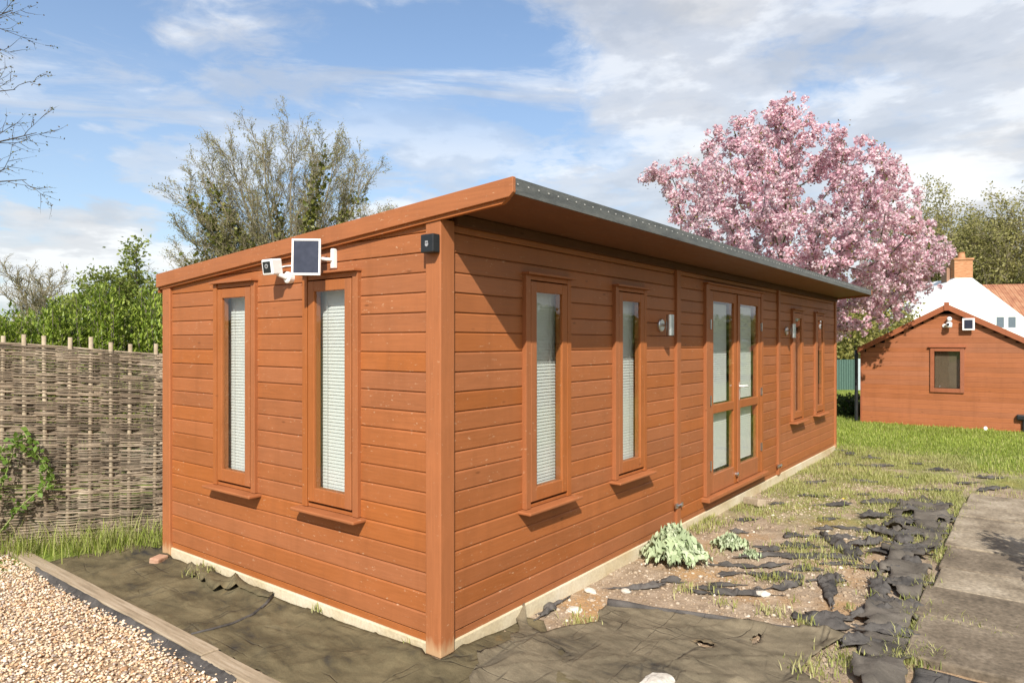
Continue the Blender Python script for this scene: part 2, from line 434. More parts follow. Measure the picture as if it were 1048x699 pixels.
def board_rows(mb, fn, a0, a1, opens, limit, extra=()):
    """rows of shiplap between a0 and a1; limit(a) is the height where the wall stops"""
    for k in range(23):
        z = Z0 + PITCH * k
        cuts = sorted([(b0, b1, c0, c1) for b0, b1, c0, c1 in opens if z + PITCH > c0 and z < c1] + [(b0, b1, 0, 9) for b0, b1 in extra])
        segs = []; edge = a0
        for b0, b1, c0, c1 in cuts:
            if b0 > edge: segs.append((edge, b0, z, z + PITCH))
            if c0 > z + .006: segs.append((b0, b1, z, min(c0, z + PITCH)))
            if c1 < z + PITCH - .006: segs.append((b0, b1, max(c1, z), z + PITCH))
            edge = max(edge, b1)
        segs.append((edge, a1, z, z + PITCH))
        j = rng.uniform(-.0012, .0012)
        for s0, s1, q0, q1 in segs:
            lo, hi = s0, s1
            while lo < hi and limit(lo) < q0 + .012: lo += .01
            while hi > lo and limit(hi) < q0 + .012: hi -= .01
            if hi - lo < .015: continue
            st = [lo]
            x = lo
            while x < hi:
                x = min(hi, x + (.25 if limit(lo) < q1 or limit(hi) < q1 else 99)); st.append(x)
            n_ = 7; vs = []
            for x in st:
                t_ = min(q1, limit(x))
                vs += [fn(o + j, max(q0, min(t_, zz)), x) for o, zz in board_profile(z)]
            fs = [tuple(range(n_)), tuple(n_ * (len(st) - 1) + q for q in reversed(range(n_)))]
            for r_ in range(len(st) - 1):
                for q in range(n_): fs.append((r_ * n_ + q, (r_ + 1) * n_ + q, (r_ + 1) * n_ + (q + 1) % n_, r_ * n_ + (q + 1) % n_))
            mb.add(vs, fs)

FRONT = lambda o, z, a: (a, -o, z)
SIDE = lambda o, z, a: (-o, a, z)
FAR = lambda o, z, a: (L + .03 + o, a, z)
BACK = lambda o, z, a: (a, D + o, z)
mb = MB()
fo = [(a, b, WZ0, WZ1) for a, b in front_open] + [(DOOR[0], DOOR[1], .16, 2.13)]
board_rows(mb, FRONT, .108, L - .04, fo, lambda a: 2.25, STRIPS)
so = [(a, b, WZ0, WZ1) for a, b in side_open]
sidetop = lambda y: roof_z(y) - .065
board_rows(mb, SIDE, .108, 2.80, so, sidetop)
board_rows(mb, FAR, .05, 2.88, [], sidetop)
board_rows(mb, BACK, .03, L, [], lambda a: 2.04)
# sheathing behind the boards, with the openings left free
def sheath(mb, fn, a0, a1, opens, z1):
    def bx(p0, p1, q0, q1):
        if p1 - p0 > .001 and q1 - q0 > .001:
            mb.prism([(-.041, q0), (-.041, q1), (-.075, q1), (-.075, q0)], fn, p0, p1, 1)
    edge = a0
    for b0, b1, c0, c1 in sorted(opens):
        bx(edge, b0, .05, z1); bx(b0, b1, .05, c0); bx(b0, b1, c1, z1); edge = b1
    bx(edge, a1, .05, z1)
sheath(mb, FRONT, .08, L, fo, 2.27); sheath(mb, SIDE, .08, 2.85, so, 2.02)
sheath(mb, FAR, .08, 2.85, [], 2.02); sheath(mb, BACK, .08, L, [], 2.02)
mb.box(.04, .075, .08, 2.0, 2.021, 2.06, 1)
wall = mb.build('wall', [M['boards'], M['inner']], cabin, fix=True)

mb = MB()
for (p, q) in STRIPS: mb.box(p, q, -.004, .03, .052, 2.235)
for k, (p, q) in enumerate(STRIPS):
    m_ = MB(); m_.box(p, q, -.004, .03, .052, 2.215); m_.build('cover_strip', M['trim_v'], cabin, bevel=.003)
# base rail under the lowest board
m_ = MB(); m_.box(.11, L - .04, .024, .06, .05, .088); m_.box(.024, .06, .11, 2.8, .05, .088); m_.build('base_rail', M['trim_h'], cabin, bevel=.002)
# corner posts
for (x0, x1, y0, y1, zt, zb) in ((0, .107, 0, .107, 2.226, 0.0), (0, .1, 2.80, 2.915, 2.03, -.03), (L - .04, L + .04, .0, .1, 2.235, .02), (L - .04, L + .04, 2.83, 2.93, 2.03, -.03)):
    m_ = MB(); m_.box(x0, x1, y0, y1, zb, zt); m_.build('corner_post', M['post'], cabin, bevel=.006)
# concrete base
m_ = MB(); m_.box(.012, L + .01, .012, D - .02, -.3, .0495); m_.build('concrete_base', M['plinth'], cabin, bevel=.006)
# room inside
m_ = MB(); m_.box(.1, L - .1, .1, D - .1, .052, .09, 0); m_.box(.1, L - .1, 2.75, 2.78, .09, 2.05, 1)
m_.box(4.28, 4.33, 1.2, 2.7, .09, 2.05, 1)
m_.build('room_lining', [M['room_floor'], M['room']], cabin)
# roof
YF, YB = -.462, 2.96
def roofsec(mb, z_off0, z_off1, x0, x1, y0, y1, mi=0):
    mb.prism([(y0, roof_z(y0) + z_off0), (y1, roof_z(y1) + z_off0), (y1, roof_z(y1) + z_off1), (y0, roof_z(y0) + z_off1)], lambda p, q, e: (e, p, q), x0, x1, mi)
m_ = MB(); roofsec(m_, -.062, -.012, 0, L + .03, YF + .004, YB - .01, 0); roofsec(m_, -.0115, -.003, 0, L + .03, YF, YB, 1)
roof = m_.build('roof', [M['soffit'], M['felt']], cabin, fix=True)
m_ = MB(); m_.box(.0, L + .03, -.472, -.4625, 2.288, 2.362)
m_.box(.0, L + .03, -.4625, -.41, 2.3565, 2.362)
x = .02
while x < L:
    m_.tube([(x, -.472, 2.334), (x, -.4755, 2.334)], .0042, 6, 1); x += .085
m_.build('metal_edge', [M['galv'], M['nail']], roof)
def barge(x0, x1):
    b = MB()
    b.prism([(-.478, 2.364), (-.478, 2.292), (-.455, 2.272), (2.966, 2.030 - .012), (2.966, 2.120)], lambda p, q, e: (e, p, q), x0, x1)
    return b.build('barge_board', M['barge'], roof, bevel=.003, fix=True)
barge(-.024, -.001); barge(L + .031, L + .052)
m_ = MB(); m_.prism([(-.44, 2.2735), (2.93, 2.0235), (2.93, 2.004), (-.40, 2.248)], lambda p, q, e: (e, p, q), -.008, .016); m_.build('cover_bead', M['barge'], roof, fix=True)
m_ = MB(); m_.box(-.0, L + .03, 2.962, 2.982, 1.98, 2.112); m_.build('rear_fascia', M['trim_h'], roof)
m_ = MB(); m_.box(.11, L, -.018, .018, 2.205, 2.262); m_.build('eaves_batten', M['dark_batten'], roof, bevel=.003)

def window(fn, a0, a1, flip, z0=WZ0, z1=WZ1, kind=0):
    """fn(o,z,a); flip: which jamb is the thick one (True: at a1)"""
    def bx(mb, p0, p1, o0, o1, q0, q1, mi=0): mb.prism([(o0, q0), (o0, q1), (o1, q1), (o1, q0)], fn, p0, p1, mi)
    tk = (.004, .009) if flip else (.009, .004)
    jm = MB()
    bx(jm, a0, a0 + .046, -.10, tk[0], z0, z1); bx(jm, a1 - .046, a1, -.10, tk[1], z0, z1)
    bx(jm, a0 + .046, a1 - .046, -.10, .002, z1 - .028, z1 - .0)
    bx(jm, a0 + .046, a1 - .046, -.10, -.004, z0, z0 + .018)
    w = jm.build('window', M['trim_v'], cabin, bevel=.002, fix=True)
    b0, b1, c0, c1 = a0 + .054, a1 - .052, z0 + .034, z1 - .036
    sm = MB(); st = .058
    bx(sm, b0, b0 + st, -.045, .006, c0, c1); bx(sm, b1 - st, b1, -.045, .006, c0, c1)
    bx(sm, b0 + st, b1 - st, -.045, .0055, c1 - .062, c1); bx(sm, b0 + st, b1 - st, -.045, .0055, c0, c0 + .082)
    sm.build('sash', M['trim_v'], w, bevel=.003, fix=True)
    pm = MB(); bx(pm, b0 + st - .004, b1 - st + .004, -.012, -.005, c0 + .078, c1 - .058); pm.build('pane', M['glass'], w, fix=True)
    sl = MB(); bx(sl, a0 - .045, a1 + .035, -.03, .072, z0 - .022, z0 - .003); sl.build('sill', M['trim_h'], w, bevel=.006, fix=True)
    dr = MB(); bx(dr, a0 - .008, a1 + .008, -.03, .036, z1 + .001, z1 + .015); dr.build('drip_cap', M['trim_h'], w, bevel=.002, fix=True)
    bl = MB(); z = c0 + .075; tilt = R(76)
    while z < c1 - .05:
        h = .0125
        dz, do = h * math.sin(tilt), h * math.cos(tilt)
        bl.prism([(-.082 - do, z + dz), (-.082 + do, z - dz), (-.0812 + do, z - dz), (-.0812 - do, z + dz)], fn, b0 + .012, b1 - .012)
        z += .0205
    bx(bl, b0 + .03, b1 - .03, -.102, -.068, c1 - .055, c1 - .028); bx(bl, b0 + .035, b1 - .035, -.094, -.074, c0 + .045, c0 + .06)
    for aa in (b0 + .09, b1 - .09): bx(bl, aa, aa + .003, -.0685, -.0675, c0 + .04, c1 - .04)
    bl.build('blind', M['blind'], w, fix=True)
    return w
for a, b in front_open: window(FRONT, a, b, False)
for a, b in side_open: window(SIDE, a, b, True)

# French doors
bxf = lambda mb, p0, p1, o0, o1, q0, q1, mi=0: mb.prism([(o0, q0), (o0, q1), (o1, q1), (o1, q0)], FRONT, p0, p1, mi)
m_ = MB(); bxf(m_, DOOR[0], DOOR[0] + .085, -.1, .009, .19, 2.13); bxf(m_, DOOR[1] - .075, DOOR[1], -.1, .010, .19, 2.13)
bxf(m_, DOOR[0] + .085, DOOR[1] - .075, -.1, .006, 2.085, 2.13); bxf(m_, DOOR[0] - .01, DOOR[1] + .01, -.03, .03, 2.131, 2.147)
m_.build('door_frame', M['trim_v'], cabin, bevel=.003, fix=True)
m_ = MB(); bxf(m_, DOOR[0] - .05, DOOR[1] + .05, -.03, .055, .150, .188); m_.build('door_sill', M['trim_h'], cabin, bevel=.006, fix=True)
def leaf(p0, p1, hinge_at, handle):
    st = .088
    d = MB()
    bxf(d, p0, p0 + st, -.05, .004, .196, 2.078); bxf(d, p1 - st, p1, -.05, .004, .196, 2.078)
    bxf(d, p0 + st, p1 - st, -.05, .0035, 1.985, 2.078); bxf(d, p0 + st, p1 - st, -.05, .0035, .935, 1.015)
    bxf(d, p0 + st, p1 - st, -.05, .0035, .196, .365); 
    dl = d.build('door', M['trim_v'], cabin, bevel=.004, fix=True)
    for q0, q1 in ((1.011, 1.989), (.361, .939)):
        g_ = MB(); bxf(g_, p0 + st - .004, p1 - st + .004, -.018, -.010, q0, q1); g_.build('pane', M['glass'], dl, fix=True)
    bl = MB(); z = .40; tilt = R(76)
    while z < 1.97:
        if not (.93 < z < 1.02):
            dz, do = .0125 * math.sin(tilt), .0125 * math.cos(tilt)
            bl.prism([(-.066 - do, z + dz), (-.066 + do, z - dz), (-.0652 + do, z - dz), (-.0652 - do, z + dz)], FRONT, p0 + st + .004, p1 - st - .03)
        z += .0205
    bxf(bl, p0 + st + .002, p1 - st - .025, -.08, -.054, 1.99, 2.012)
    bl.build('blind', M['blind'], dl, fix=True)
    for hz in (.42, 1.02, 1.72):
        h = MB(); hx = hinge_at
        h.tube([(hx, -.016, hz), (hx, -.016, hz + .09)], .0065, 8); bxf(h, hx - .010, hx + .010, .001, .008, hz + .004, hz + .086)
        h.build('hinge', M['steel'], dl)
    return dl
d1 = leaf(3.580, 4.302, 3.578, False); d2 = leaf(4.310, 5.040, 5.043, True)
m_ = MB(); bxf(m_, 4.318, 4.352, .0, .010, 1.02, 1.20); m_.tube([(4.335, -.01, 1.16), (4.335, -.05, 1.16), (4.345, -.058, 1.16), (4.45, -.058, 1.157)], .009, 8)
m_.build('handle', M['white'], d2, smooth=False)
m_ = MB(); m_.tube([(4.262, -.003, .285), (4.262, -.028, .285), (4.262, -.034, .285)], [.022, .022, .012], 12); m_.build('door_bolt', M['steel'], d1)
m_ = MB(); bxf(m_, 4.296, 4.330, .004, .016, .2, 2.07); m_.build('meeting_bead', M['trim_v'], d2, bevel=.003, fix=True)
# joining hasps low on the cover strips
for (hx, hz) in ((2.90, .235), (5.74, .16)):
    m_ = MB(); m_.box(hx - .075, hx - .03, -.010, .003, hz - .02, hz + .02); m_.tube([(hx - .05, -.012, hz), (hx, -.024, hz + .006), (hx + .05, -.014, hz - .005)], .007, 6); m_.box(hx + .03, hx + .07, -.010, .003, hz - .025, hz + .012)
    m_.build('hasp', M['steel'], cabin)

# ------------------------------------------------------------------ wall lights
def wall_light(x, label):
    r = empty('wall_light', (x, .02, 1.737))
    tag(r, label, 'wall light', 'steel up and down wall lights')
    m_ = MB(); m_.tube([(0, 0, 0), (0, -.012, 0), (0, -.018, 0)], [.052, .052, .046], 24); m_.build('back_plate', M['steel'], r)
    m_ = MB(); m_.tube([(0, -.018, 0), (0, -.055, 0)], .012, 10); m_.build('arm', M['steel'], r)
    m_ = MB(); m_.tube([(0, -.085, -.082), (0, -.085, .082)], .031, 24, caps=True); m_.build('lamp_body', M['steel'], r)
    for s in (-1, 1):
        m_ = MB(); m_.tube([(0, -.085, s * .0825), (0, -.085, s * .0845)], .025, 20); m_.build('lens', M['grey'], r)
    return r
wall_light(2.585, 'steel tube wall light beside the second front window of the cabin')
wall_light(6.07, 'steel tube wall light to the right of the glazed double door')

# ------------------------------------------------------------------ devices on the end wall
r = empty('security_camera', (.0, 1.30, 2.03)); tag(r, 'white box security camera with black lens face on cabin end wall', 'camera')
m_ = MB(); m_.tube([(.02, -.01, -.03), (-.012, -.01, -.03), (-.018, -.01, -.03)], [.036, .036, .028], 20); m_.build('wall_mount', M['white'], r, smooth=False)
m_ = MB(); m_.tube([(-.015, -.01, -.03), (-.05, .01, -.015), (-.075, .03, .01)], .014, 10); m_.build('arm', M['white'], r)
Rm = Matrix.Translation((-.085, .04, .032)) @ Matrix.Rotation(R(-8), 4, 'Y') @ Matrix.Rotation(R(8), 4, 'Z')
m_ = MB(); m_.box(-.038, .045, -.046, .046, -.048, .048); m_.v = [tuple(Rm @ Vector(v)) for v in m_.v]; m_.build('body', M['white'], r, bevel=.008)
m_ = MB(); m_.box(-.0405, -.0375, -.032, .032, -.034, .034); m_.v = [tuple(Rm @ Vector(v)) for v in m_.v]; m_.build('face_plate', M['black'], r)
m_ = MB(); m_.tube([Rm @ Vector((-.0405, 0, .006)), Rm @ Vector((-.0425, 0, .006))], .014, 16, 0); m_.tube([Rm @ Vector((-.0425, 0, .006)), Rm @ Vector((-.0435, 0, .006))], .006, 12, 1); m_.build('lens', [M['grey'], M['lens']], r)
r = empty('solar_panel', (.0, .912, 2.088)); tag(r, 'small white framed solar panel bracketed to cabin end wall above a window', 'solar panel')
Rm = Matrix.Translation((-.125, .025, .0)) @ Matrix.Rotation(R(40), 4, 'Z') @ Matrix.Rotation(R(3), 4, 'Y')
def rot(m_): m_.v = [tuple(Rm @ Vector(v)) for v in m_.v]; return m_
m_ = MB(); hw, hh = .082, .105
m_.box(-.009, .012, -hw, -hw + .011, -hh, hh); m_.box(-.009, .012, hw - .011, hw, -hh, hh); m_.box(-.009, .012, -hw + .011, hw - .011, hh - .012, hh); m_.box(-.009, .012, -hw + .011, hw - .011, -hh, -hh + .012)
rot(m_).build('frame', M['white'], r, bevel=.002)
m_ = MB(); m_.box(-.006, .010, -hw + .009, hw - .009, -hh + .010, hh - .010); rot(m_).build('solar_cell', M['cell'], r)
m_ = MB(); m_.box(-.012, .02, -.072, -.044, -.06, .055); m_.build('wall_plate', M['white'], r, bevel=.006)
m_ = MB(); m_.tube([(-.012, -.058, -.01), (-.035, -.05, -.01), (-.088, .012, .0)], .010, 8); m_.build('arm', M['white'], r)
m_ = MB(); pts = [(-.06, 1.32, 2.055), (-.03, 1.28, 2.068), (-.02, 1.12, 2.066), (-.02, 1.04, 2.075), (-.06, .97, 2.08)]
m_.tube(pts, .004, 6); tag(m_.build('power_cable', M['white']), 'thin white cable linking the camera and the solar panel', 'cable')
r = empty('sensor_box', (0, .046, 2.098)); tag(r, 'small black square sensor box near the top of the corner post', 'sensor box')
m_ = MB(); m_.box(-.052, -.002, -.045, .045, -.047, .047); m_.build('housing', M['black'], r, bevel=.006)
m_ = MB(); m_.box(-.0545, -.0518, -.008, .010, .000, .012); m_.tube([(-.052, .0, -.006), (-.0545, .0, -.006)], .011, 12); m_.build('emblem', M['grey'], r)

# ------------------------------------------------------------------ far shed
SX, SY, SA = 12.6, -1.06, 2.26
shed = empty('timber_shed', (SX, SY, 0)); tag(shed, 'red brown timber shed with gabled roof across the lawn', 'shed')
HW = 1.44; SL = .545; sp = .09
top = lambda y: SA - SL * abs(y)
m_ = MB(); z = -.03; k = 0
while z < SA - .06:
    lo, hi = -HW, HW
    ym = (SA - .03 - z - sp) / SL
    pr = [(-.025, z), (0, z), (.0, z + sp - .010), (-.004, z + sp - .004), (-.012, z + sp), (-.025, z + sp)]
    e = min(HW, ym + .03)
    if e > .05:
        holes = [(-.215, .215)] if (z + sp > .72 and z < 1.44) else []
        if holes:
            for s0, s1 in ((-e, -.215), (.215, e)): m_.prism(pr, lambda o, q, a: (-o, a, q), s0, s1)
        else: m_.prism(pr, lambda o, q, a: (-o, a, q), -e, e)
    z += sp
for s in (-1, 1): m_.box(.02, 3.4, s * HW, s * (HW - .04), -.03, top(HW) - .03)
m_.prism([(-HW + .04, -.03), (HW - .04, -.03), (HW - .04, top(HW) - .03), (0, SA - .03), (-HW + .04, top(HW) - .03)], lambda p, q, e: (e, p, q), 3.36, 3.4)
m_.box(.5, .55, -HW + .04, HW - .04, 0, 1.45, 1)
m_.build('wall', [M['shed_boards'], M['inner']], shed, fix=True)
m_ = MB()
for s in (-1, 1):
    m_.prism([(0, SA), (s * (HW + .06), top(HW + .06)), (s * (HW + .06), top(HW + .06) + .05), (0, SA + .05)], lambda p, q, e: (e, p, q), -.06, 3.5)
rf = m_.build('roof', M['felt'], shed, fix=True)
for s in (-1, 1):
    m_ = MB(); m_.prism([(0, SA + .055), (0, SA - .055), (s * (HW + .075), top(HW + .075) - .05), (s * (HW + .075), top(HW + .075) + .055)], lambda p, q, e: (e, p, q), -.085, -.061)
    m_.build('barge_board', M['shed_trim'], rf, fix=True)
m_ = MB(); m_.box(-.1, -.0855, -.04, .04, SA - .07, SA + .085); m_.build('finial', M['shed_trim'], rf)
m_ = MB()
for y0, y1, z0, z1 in ((-.27, -.205, .66, 1.50), (.205, .27, .66, 1.50), (-.205, .205, 1.43, 1.50), (-.205, .205, .66, .735)): m_.box(-.03, .03, y0, y1, z0, z1)
sw = m_.build('window', M['shed_trim'], shed, bevel=.004)
m_ = MB(); m_.box(-.05, .01, -.30, .30, 1.501, 1.525); m_.build('drip_cap', M['shed_trim'], sw)
m_ = MB(); m_.box(.0, .008, -.205, .205, .735, 1.43); m_.build('pane', M['glass'], sw)
m_ = MB(); m_.box(.06, .065, -.2, .2, .74, 1.42); m_.build('curtain', plain('brown_curtain', (.11, .075, .045), .8), sw)
for s in (-1, 1):
    m_ = MB(); m_.box(-.012, .06, s * HW, s * (HW + .03), -.03, top(HW) - .04); m_.build('corner_trim', M['shed_trim'], shed)
m_ = MB(); m_.tube([(-.03, HW + .10, -.02), (-.03, HW + .10, top(HW) - .12), (.03, HW + .11, top(HW) - .05)], .034, 10); m_.build('drainpipe', M['black'], shed)
r = empty('security_camera', (SX, SY - .04, 1.93)); tag(r, 'white round security camera under the gable peak of the far shed', 'camera')
m_ = MB(); m_.tube([(0, .08, -.02), (-.02, .08, -.02)], .035, 14); m_.tube([(-.02, .08, -.02), (-.07, .0, -.02)], .014, 8); m_.build('wall_mount', M['white'], r)
m_ = MB(); m_.tube([(-.10, -.0, -.06), (-.10, 0, -.05), (-.10, 0, .03), (-.10, 0, .045)], [.03, .05, .05, .03], 16); m_.build('body', M['white'], r, smooth=True)
m_ = MB(); m_.tube([(-.14, .01, .0), (-.155, .012, .0)], .022, 12); m_.build('lens', M['lens'], r)
m_ = MB(); m_.tube([(-.0, 0, .10), (-.07, 0, .10), (-.085, 0, .095)], [.03, .045, .02], 14); m_.build('spotlight', M['white'], r, smooth=True)
r = empty('solar_panel', (SX, SY - .34, 1.93)); tag(r, 'small square white framed solar panel on the far shed gable', 'solar panel')
m_ = MB(); m_.box(-.10, -.075, -.095, .095, -.11, .11); m_.build('frame', M['white'], r, bevel=.004)
m_ = MB(); m_.box(-.103, -.0995, -.065, .065, -.08, .08); m_.build('solar_cell', M['cell'], r)
m_ = MB(); m_.tube([(0, 0, 0), (-.075, 0, 0)], .015, 8); m_.build('arm', M['white'], r)
r = empty('outdoor_socket', (SX, -2.19, .27)); tag(r, 'black outdoor socket box on the shed wall at the right edge', 'socket box')
m_ = MB(); m_.box(-.075, -.002, -.085, .085, -.05, .05); m_.build('housing', M['black'], r, bevel=.02)
m_ = MB(); m_.tube([(-.03, -.02, -.05), (-.03, -.02, -.28)], .022, 8); m_.build('conduit', M['black'], r)
r = empty('ground_spotlight', (SX - .12, -1.66, -.01)); r.scale = (.65, .65, .8); tag(r, 'small white spotlight in the grass at the foot of the shed', 'spotlight')
m_ = MB(); m_.tube([(0, 0, -.04), (0, 0, .05)], .012, 8); m_.build('spike', M['grey'], r)
m_ = MB(); m_.tube([(.04, 0, .055), (-.04, 0, .075), (-.045, 0, .076)], [.04, .045, .035], 14); m_.build('lamp_head', M['white'], r)

# ------------------------------------------------------------------ wattle fence
A0 = Vector((-.717, 4.033, 0)); A1 = Vector((.205, 3.363, 0)); fd = (A1 - A0).normalized(); fnrm = Vector((-fd.y, fd.x, 0)) * -1
flen = (A1 - A0).length
fence = empty('wattle_fence', A0); tag(fence, 'grey brown woven wattle fence panel with stakes, left of the cabin', 'fence')
def ftop(s): return 1.60 - .092 * s / flen + .0 * s
post_s = [-2.6 + .153 * i + rng.uniform(-.022, .022) for i in range(int((flen + 2.75) / .153) + 1)]
for i, s in enumerate(post_s):
    h = ftop(s) + rng.uniform(.05, .10); lean = rng.uniform(-.02, .02)
    m_ = MB(); b = fd * s
    m_.tube([b + Vector((0, 0, -.12)), b + fd * lean * .5 + Vector((0, 0, .8)), b + fd * lean + Vector((0, 0, h))], [.018, .017, .0155], 8)
    m_.build('stake', M['wattle_post'], fence, smooth=True)
m_ = MB(); s0, s1 = post_s[0] - .05, flen + .03
row = 0; zf = .0
while zf < 1.0:
    ph = (row // 2) % 2 if rng.random() < .75 else rng.randint(0, 1)
    s = s0 + rng.uniform(-.05, .05)
    while s < s1:
        e = min(s1 + rng.uniform(-.03, .04), s + rng.uniform(.7, 1.9)); pts = []; rad = []
        r0 = rng.uniform(.0036, .0078); n_ = max(3, int((e - s) / .038)); zo = rng.uniform(-.004, .004)
        sd = rng.uniform(0, 50)
        for i in range(n_ + 1):
            q = s + (e - s) * i / n_
            off = .018 * math.cos(math.pi * float(np.interp(q, post_s, range(len(post_s)))) + math.pi * ph)
            z = -.02 + zf * (ftop(q) + .02) + zo + .013 * noise.noise(Vector((q * 1.3, sd, row * .05))) + .012 * noise.noise(Vector((q * .8, row * .03, 3)))
            off += .006 * noise.noise(Vector((q * 5, sd, 0)))
            pts.append(fd * q + fnrm * off + Vector((0, 0, z))); rad.append(r0 * (1 - .35 * i / n_))
        m_.tube(pts, rad, 4)
        s = e - rng.uniform(.0, .06)
    zf += rng.uniform(.0026, .0040); row += 1
m_.build('woven_panel', M['wattle'], fence, smooth=True)

# ------------------------------------------------------------------ gravel, edging, stones
def fence_side(x, y): return (Vector((x, y, 0)) - A0).dot(fnrm)
P = []
while len(P) < 40000:
    x = -.722 - rng.random() * 2.3; y = rng.uniform(-.6, 5.2)
    if fence_side(x, y) < .03: continue
    if x < -1.9 and rng.random() < .5: continue
    P.append((x, y, gz(x, y) + rng.uniform(.0, .017)))
tag(pebbles('gravel', np.array(P), np.exp(nrng.normal(-4.86, .30, len(P))).clip(.004, .019), M['gravel'], .7), kind='stuff')
for i, (y0, y1, dx, lab) in enumerate(((1.02, 4.0, 0, 'long weathered timber edging board between gravel and membrane'), (-.9, 1.005, -.012, 'nearest short edging board running out of the bottom of the picture'))):
    m_ = MB(); ys_ = np.linspace(y0, y1, 12)
    pr = [(-.705, -.16), (-.605, -.16), (-.605, -.006), (-.705, -.004)]
    vs = []; n_ = len(ys_)
    for y in ys_:
        w_ = .004 * noise.noise(Vector((y * 2, 3 * i, 0)))
        vs += [(px + dx + w_, y, pz + w_ * .8) for px, pz in pr]
    fs = [(0, 1, 2, 3), tuple(4 * (n_ - 1) + q for q in (3, 2, 1, 0))]
    for k in range(n_ - 1):
        for q in range(4): fs.append((4 * k + q, 4 * (k + 1) + q, 4 * (k + 1) + (q + 1) % 4, 4 * k + (q + 1) % 4))
    m_.add(vs, fs)
    tag(m_.build('edging_board', M['board_edge'], bevel=.006, fix=True), lab, 'edging board')

# stones in the soil
P = []
while len(P) < 9500:
    x = rng.uniform(.4, 6.5); y = rng.uniform(-1.55, .02)
    if fb(x, y, 1.6, 21) < rng.uniform(-.6, .3): continue
    P.append((x, y, gz(x, y) + .001))
tag(pebbles('soil_stones', np.array(P), np.exp(nrng.normal(-4.95, .5, len(P))).clip(.003, .02), M['soilstone']), kind='stuff')
def stone(name, x, y, s, lab, mat, cat='stone', seed=0, sq=.6):
    q = random.Random(seed); import bmesh
    bm = bmesh.new(); bmesh.ops.create_icosphere(bm, subdivisions=3, radius=1)
    for v in bm.verts:
        d = v.co.normalized(); k = 1 + .35 * noise.noise(d * 1.1 + Vector((seed, 0, 0))) + .12 * noise.noise(d * 3 + Vector((0, seed, 0)))
        v.co = Vector((d.x * s * 1.25 * k, d.y * s * k, d.z * s * sq * k))
    me = bpy.data.meshes.new(name); bm.to_mesh(me); bm.free(); me.materials.append(mat)
    o = bpy.data.objects.new(name, me); COL.objects.link(o); o.location = (x, y, gz(x, y) + s * sq * .45); o.rotation_euler = (0, 0, seed)
    return tag(o, lab, cat)
stone('pale_stone', .475, -.955, .07, 'large white stone lying on the front membrane at the bottom edge', M['chalk'], seed=3, sq=.55)
stone('pale_stone', 1.01, -.157, .035, 'white pebble between the front membrane and the concrete base', M['chalk'], seed=5)
stone('pale_stone', 1.36, -.06, .034, 'pale stone against the concrete base behind the white pebble', M['chalk'], seed=8)
stone('pale_stone', 2.0, -.98, .036, 'white stone alone on bare soil among dark scraps', M['chalk'], seed=11)
stone('pale_stone', 1.5, -.25, .028, 'small pale stone near the curled corner of the front membrane', M['chalk'], seed=14)
m_ = MB(); m_.box(-.055, .055, -.04, .04, -.03, .04); o = m_.build('loose_brick', M['brick'], bevel=.01); o.location = (-.10, 2.76, -.02); o.rotation_euler = (R(4), 0, R(25)); tag(o, 'pink brick lying by the back corner of the cabin', 'brick')
m_ = MB(); m_.box(-.11, .11, -.055, .055, -.03, .045); o = m_.build('loose_brick', speckle('buff_brick', [(.30, .235, .16), (.42, .34, .25)], 12, bump=.4), bevel=.012); o.location = (4.42, -.14, -.01); o.rotation_euler = (R(8), R(5), R(60)); tag(o, 'buff brick half buried in weeds beside the door sill', 'brick')

# ------------------------------------------------------------------ membranes
def inside(p, poly):
    c = False; j = len(poly) - 1
    for i in range(len(poly)):
        a, b = poly[i], poly[j]
        if (a[1] > p[1]) != (b[1] > p[1]) and p[0] < (b[0] - a[0]) * (p[1] - a[1]) / (b[1] - a[1]) + a[0]: c = not c
        j = i
    return c
def ragged(poly, step, amp, seed):
    out = []
    for i in range(len(poly)):
        a = Vector(poly[i]); b = Vector(poly[(i + 1) % len(poly)]); n_ = max(1, int((b - a).length / step))
        nn = Vector((-(b - a).y, (b - a).x)).normalized()
        for k in range(n_):
            p_ = a.lerp(b, k / n_)
            e = amp * (noise.noise(Vector((p_.x * 4, p_.y * 4, seed))) + .5 * noise.noise(Vector((p_.x * 13, p_.y * 13, seed + 9))))
            out.append(p_ + nn * e)
    return out
def edge_dist(p, poly):
    best = 9; p = Vector(p)
    for i in range(len(poly)):
        a, b = poly[i], poly[(i + 1) % len(poly)]; ab = b - a
        t_ = max(0, min(1, (p - a).dot(ab) / max(1e-9, ab.length_squared)))
        best = min(best, (p - a - ab * t_).length)
    return best
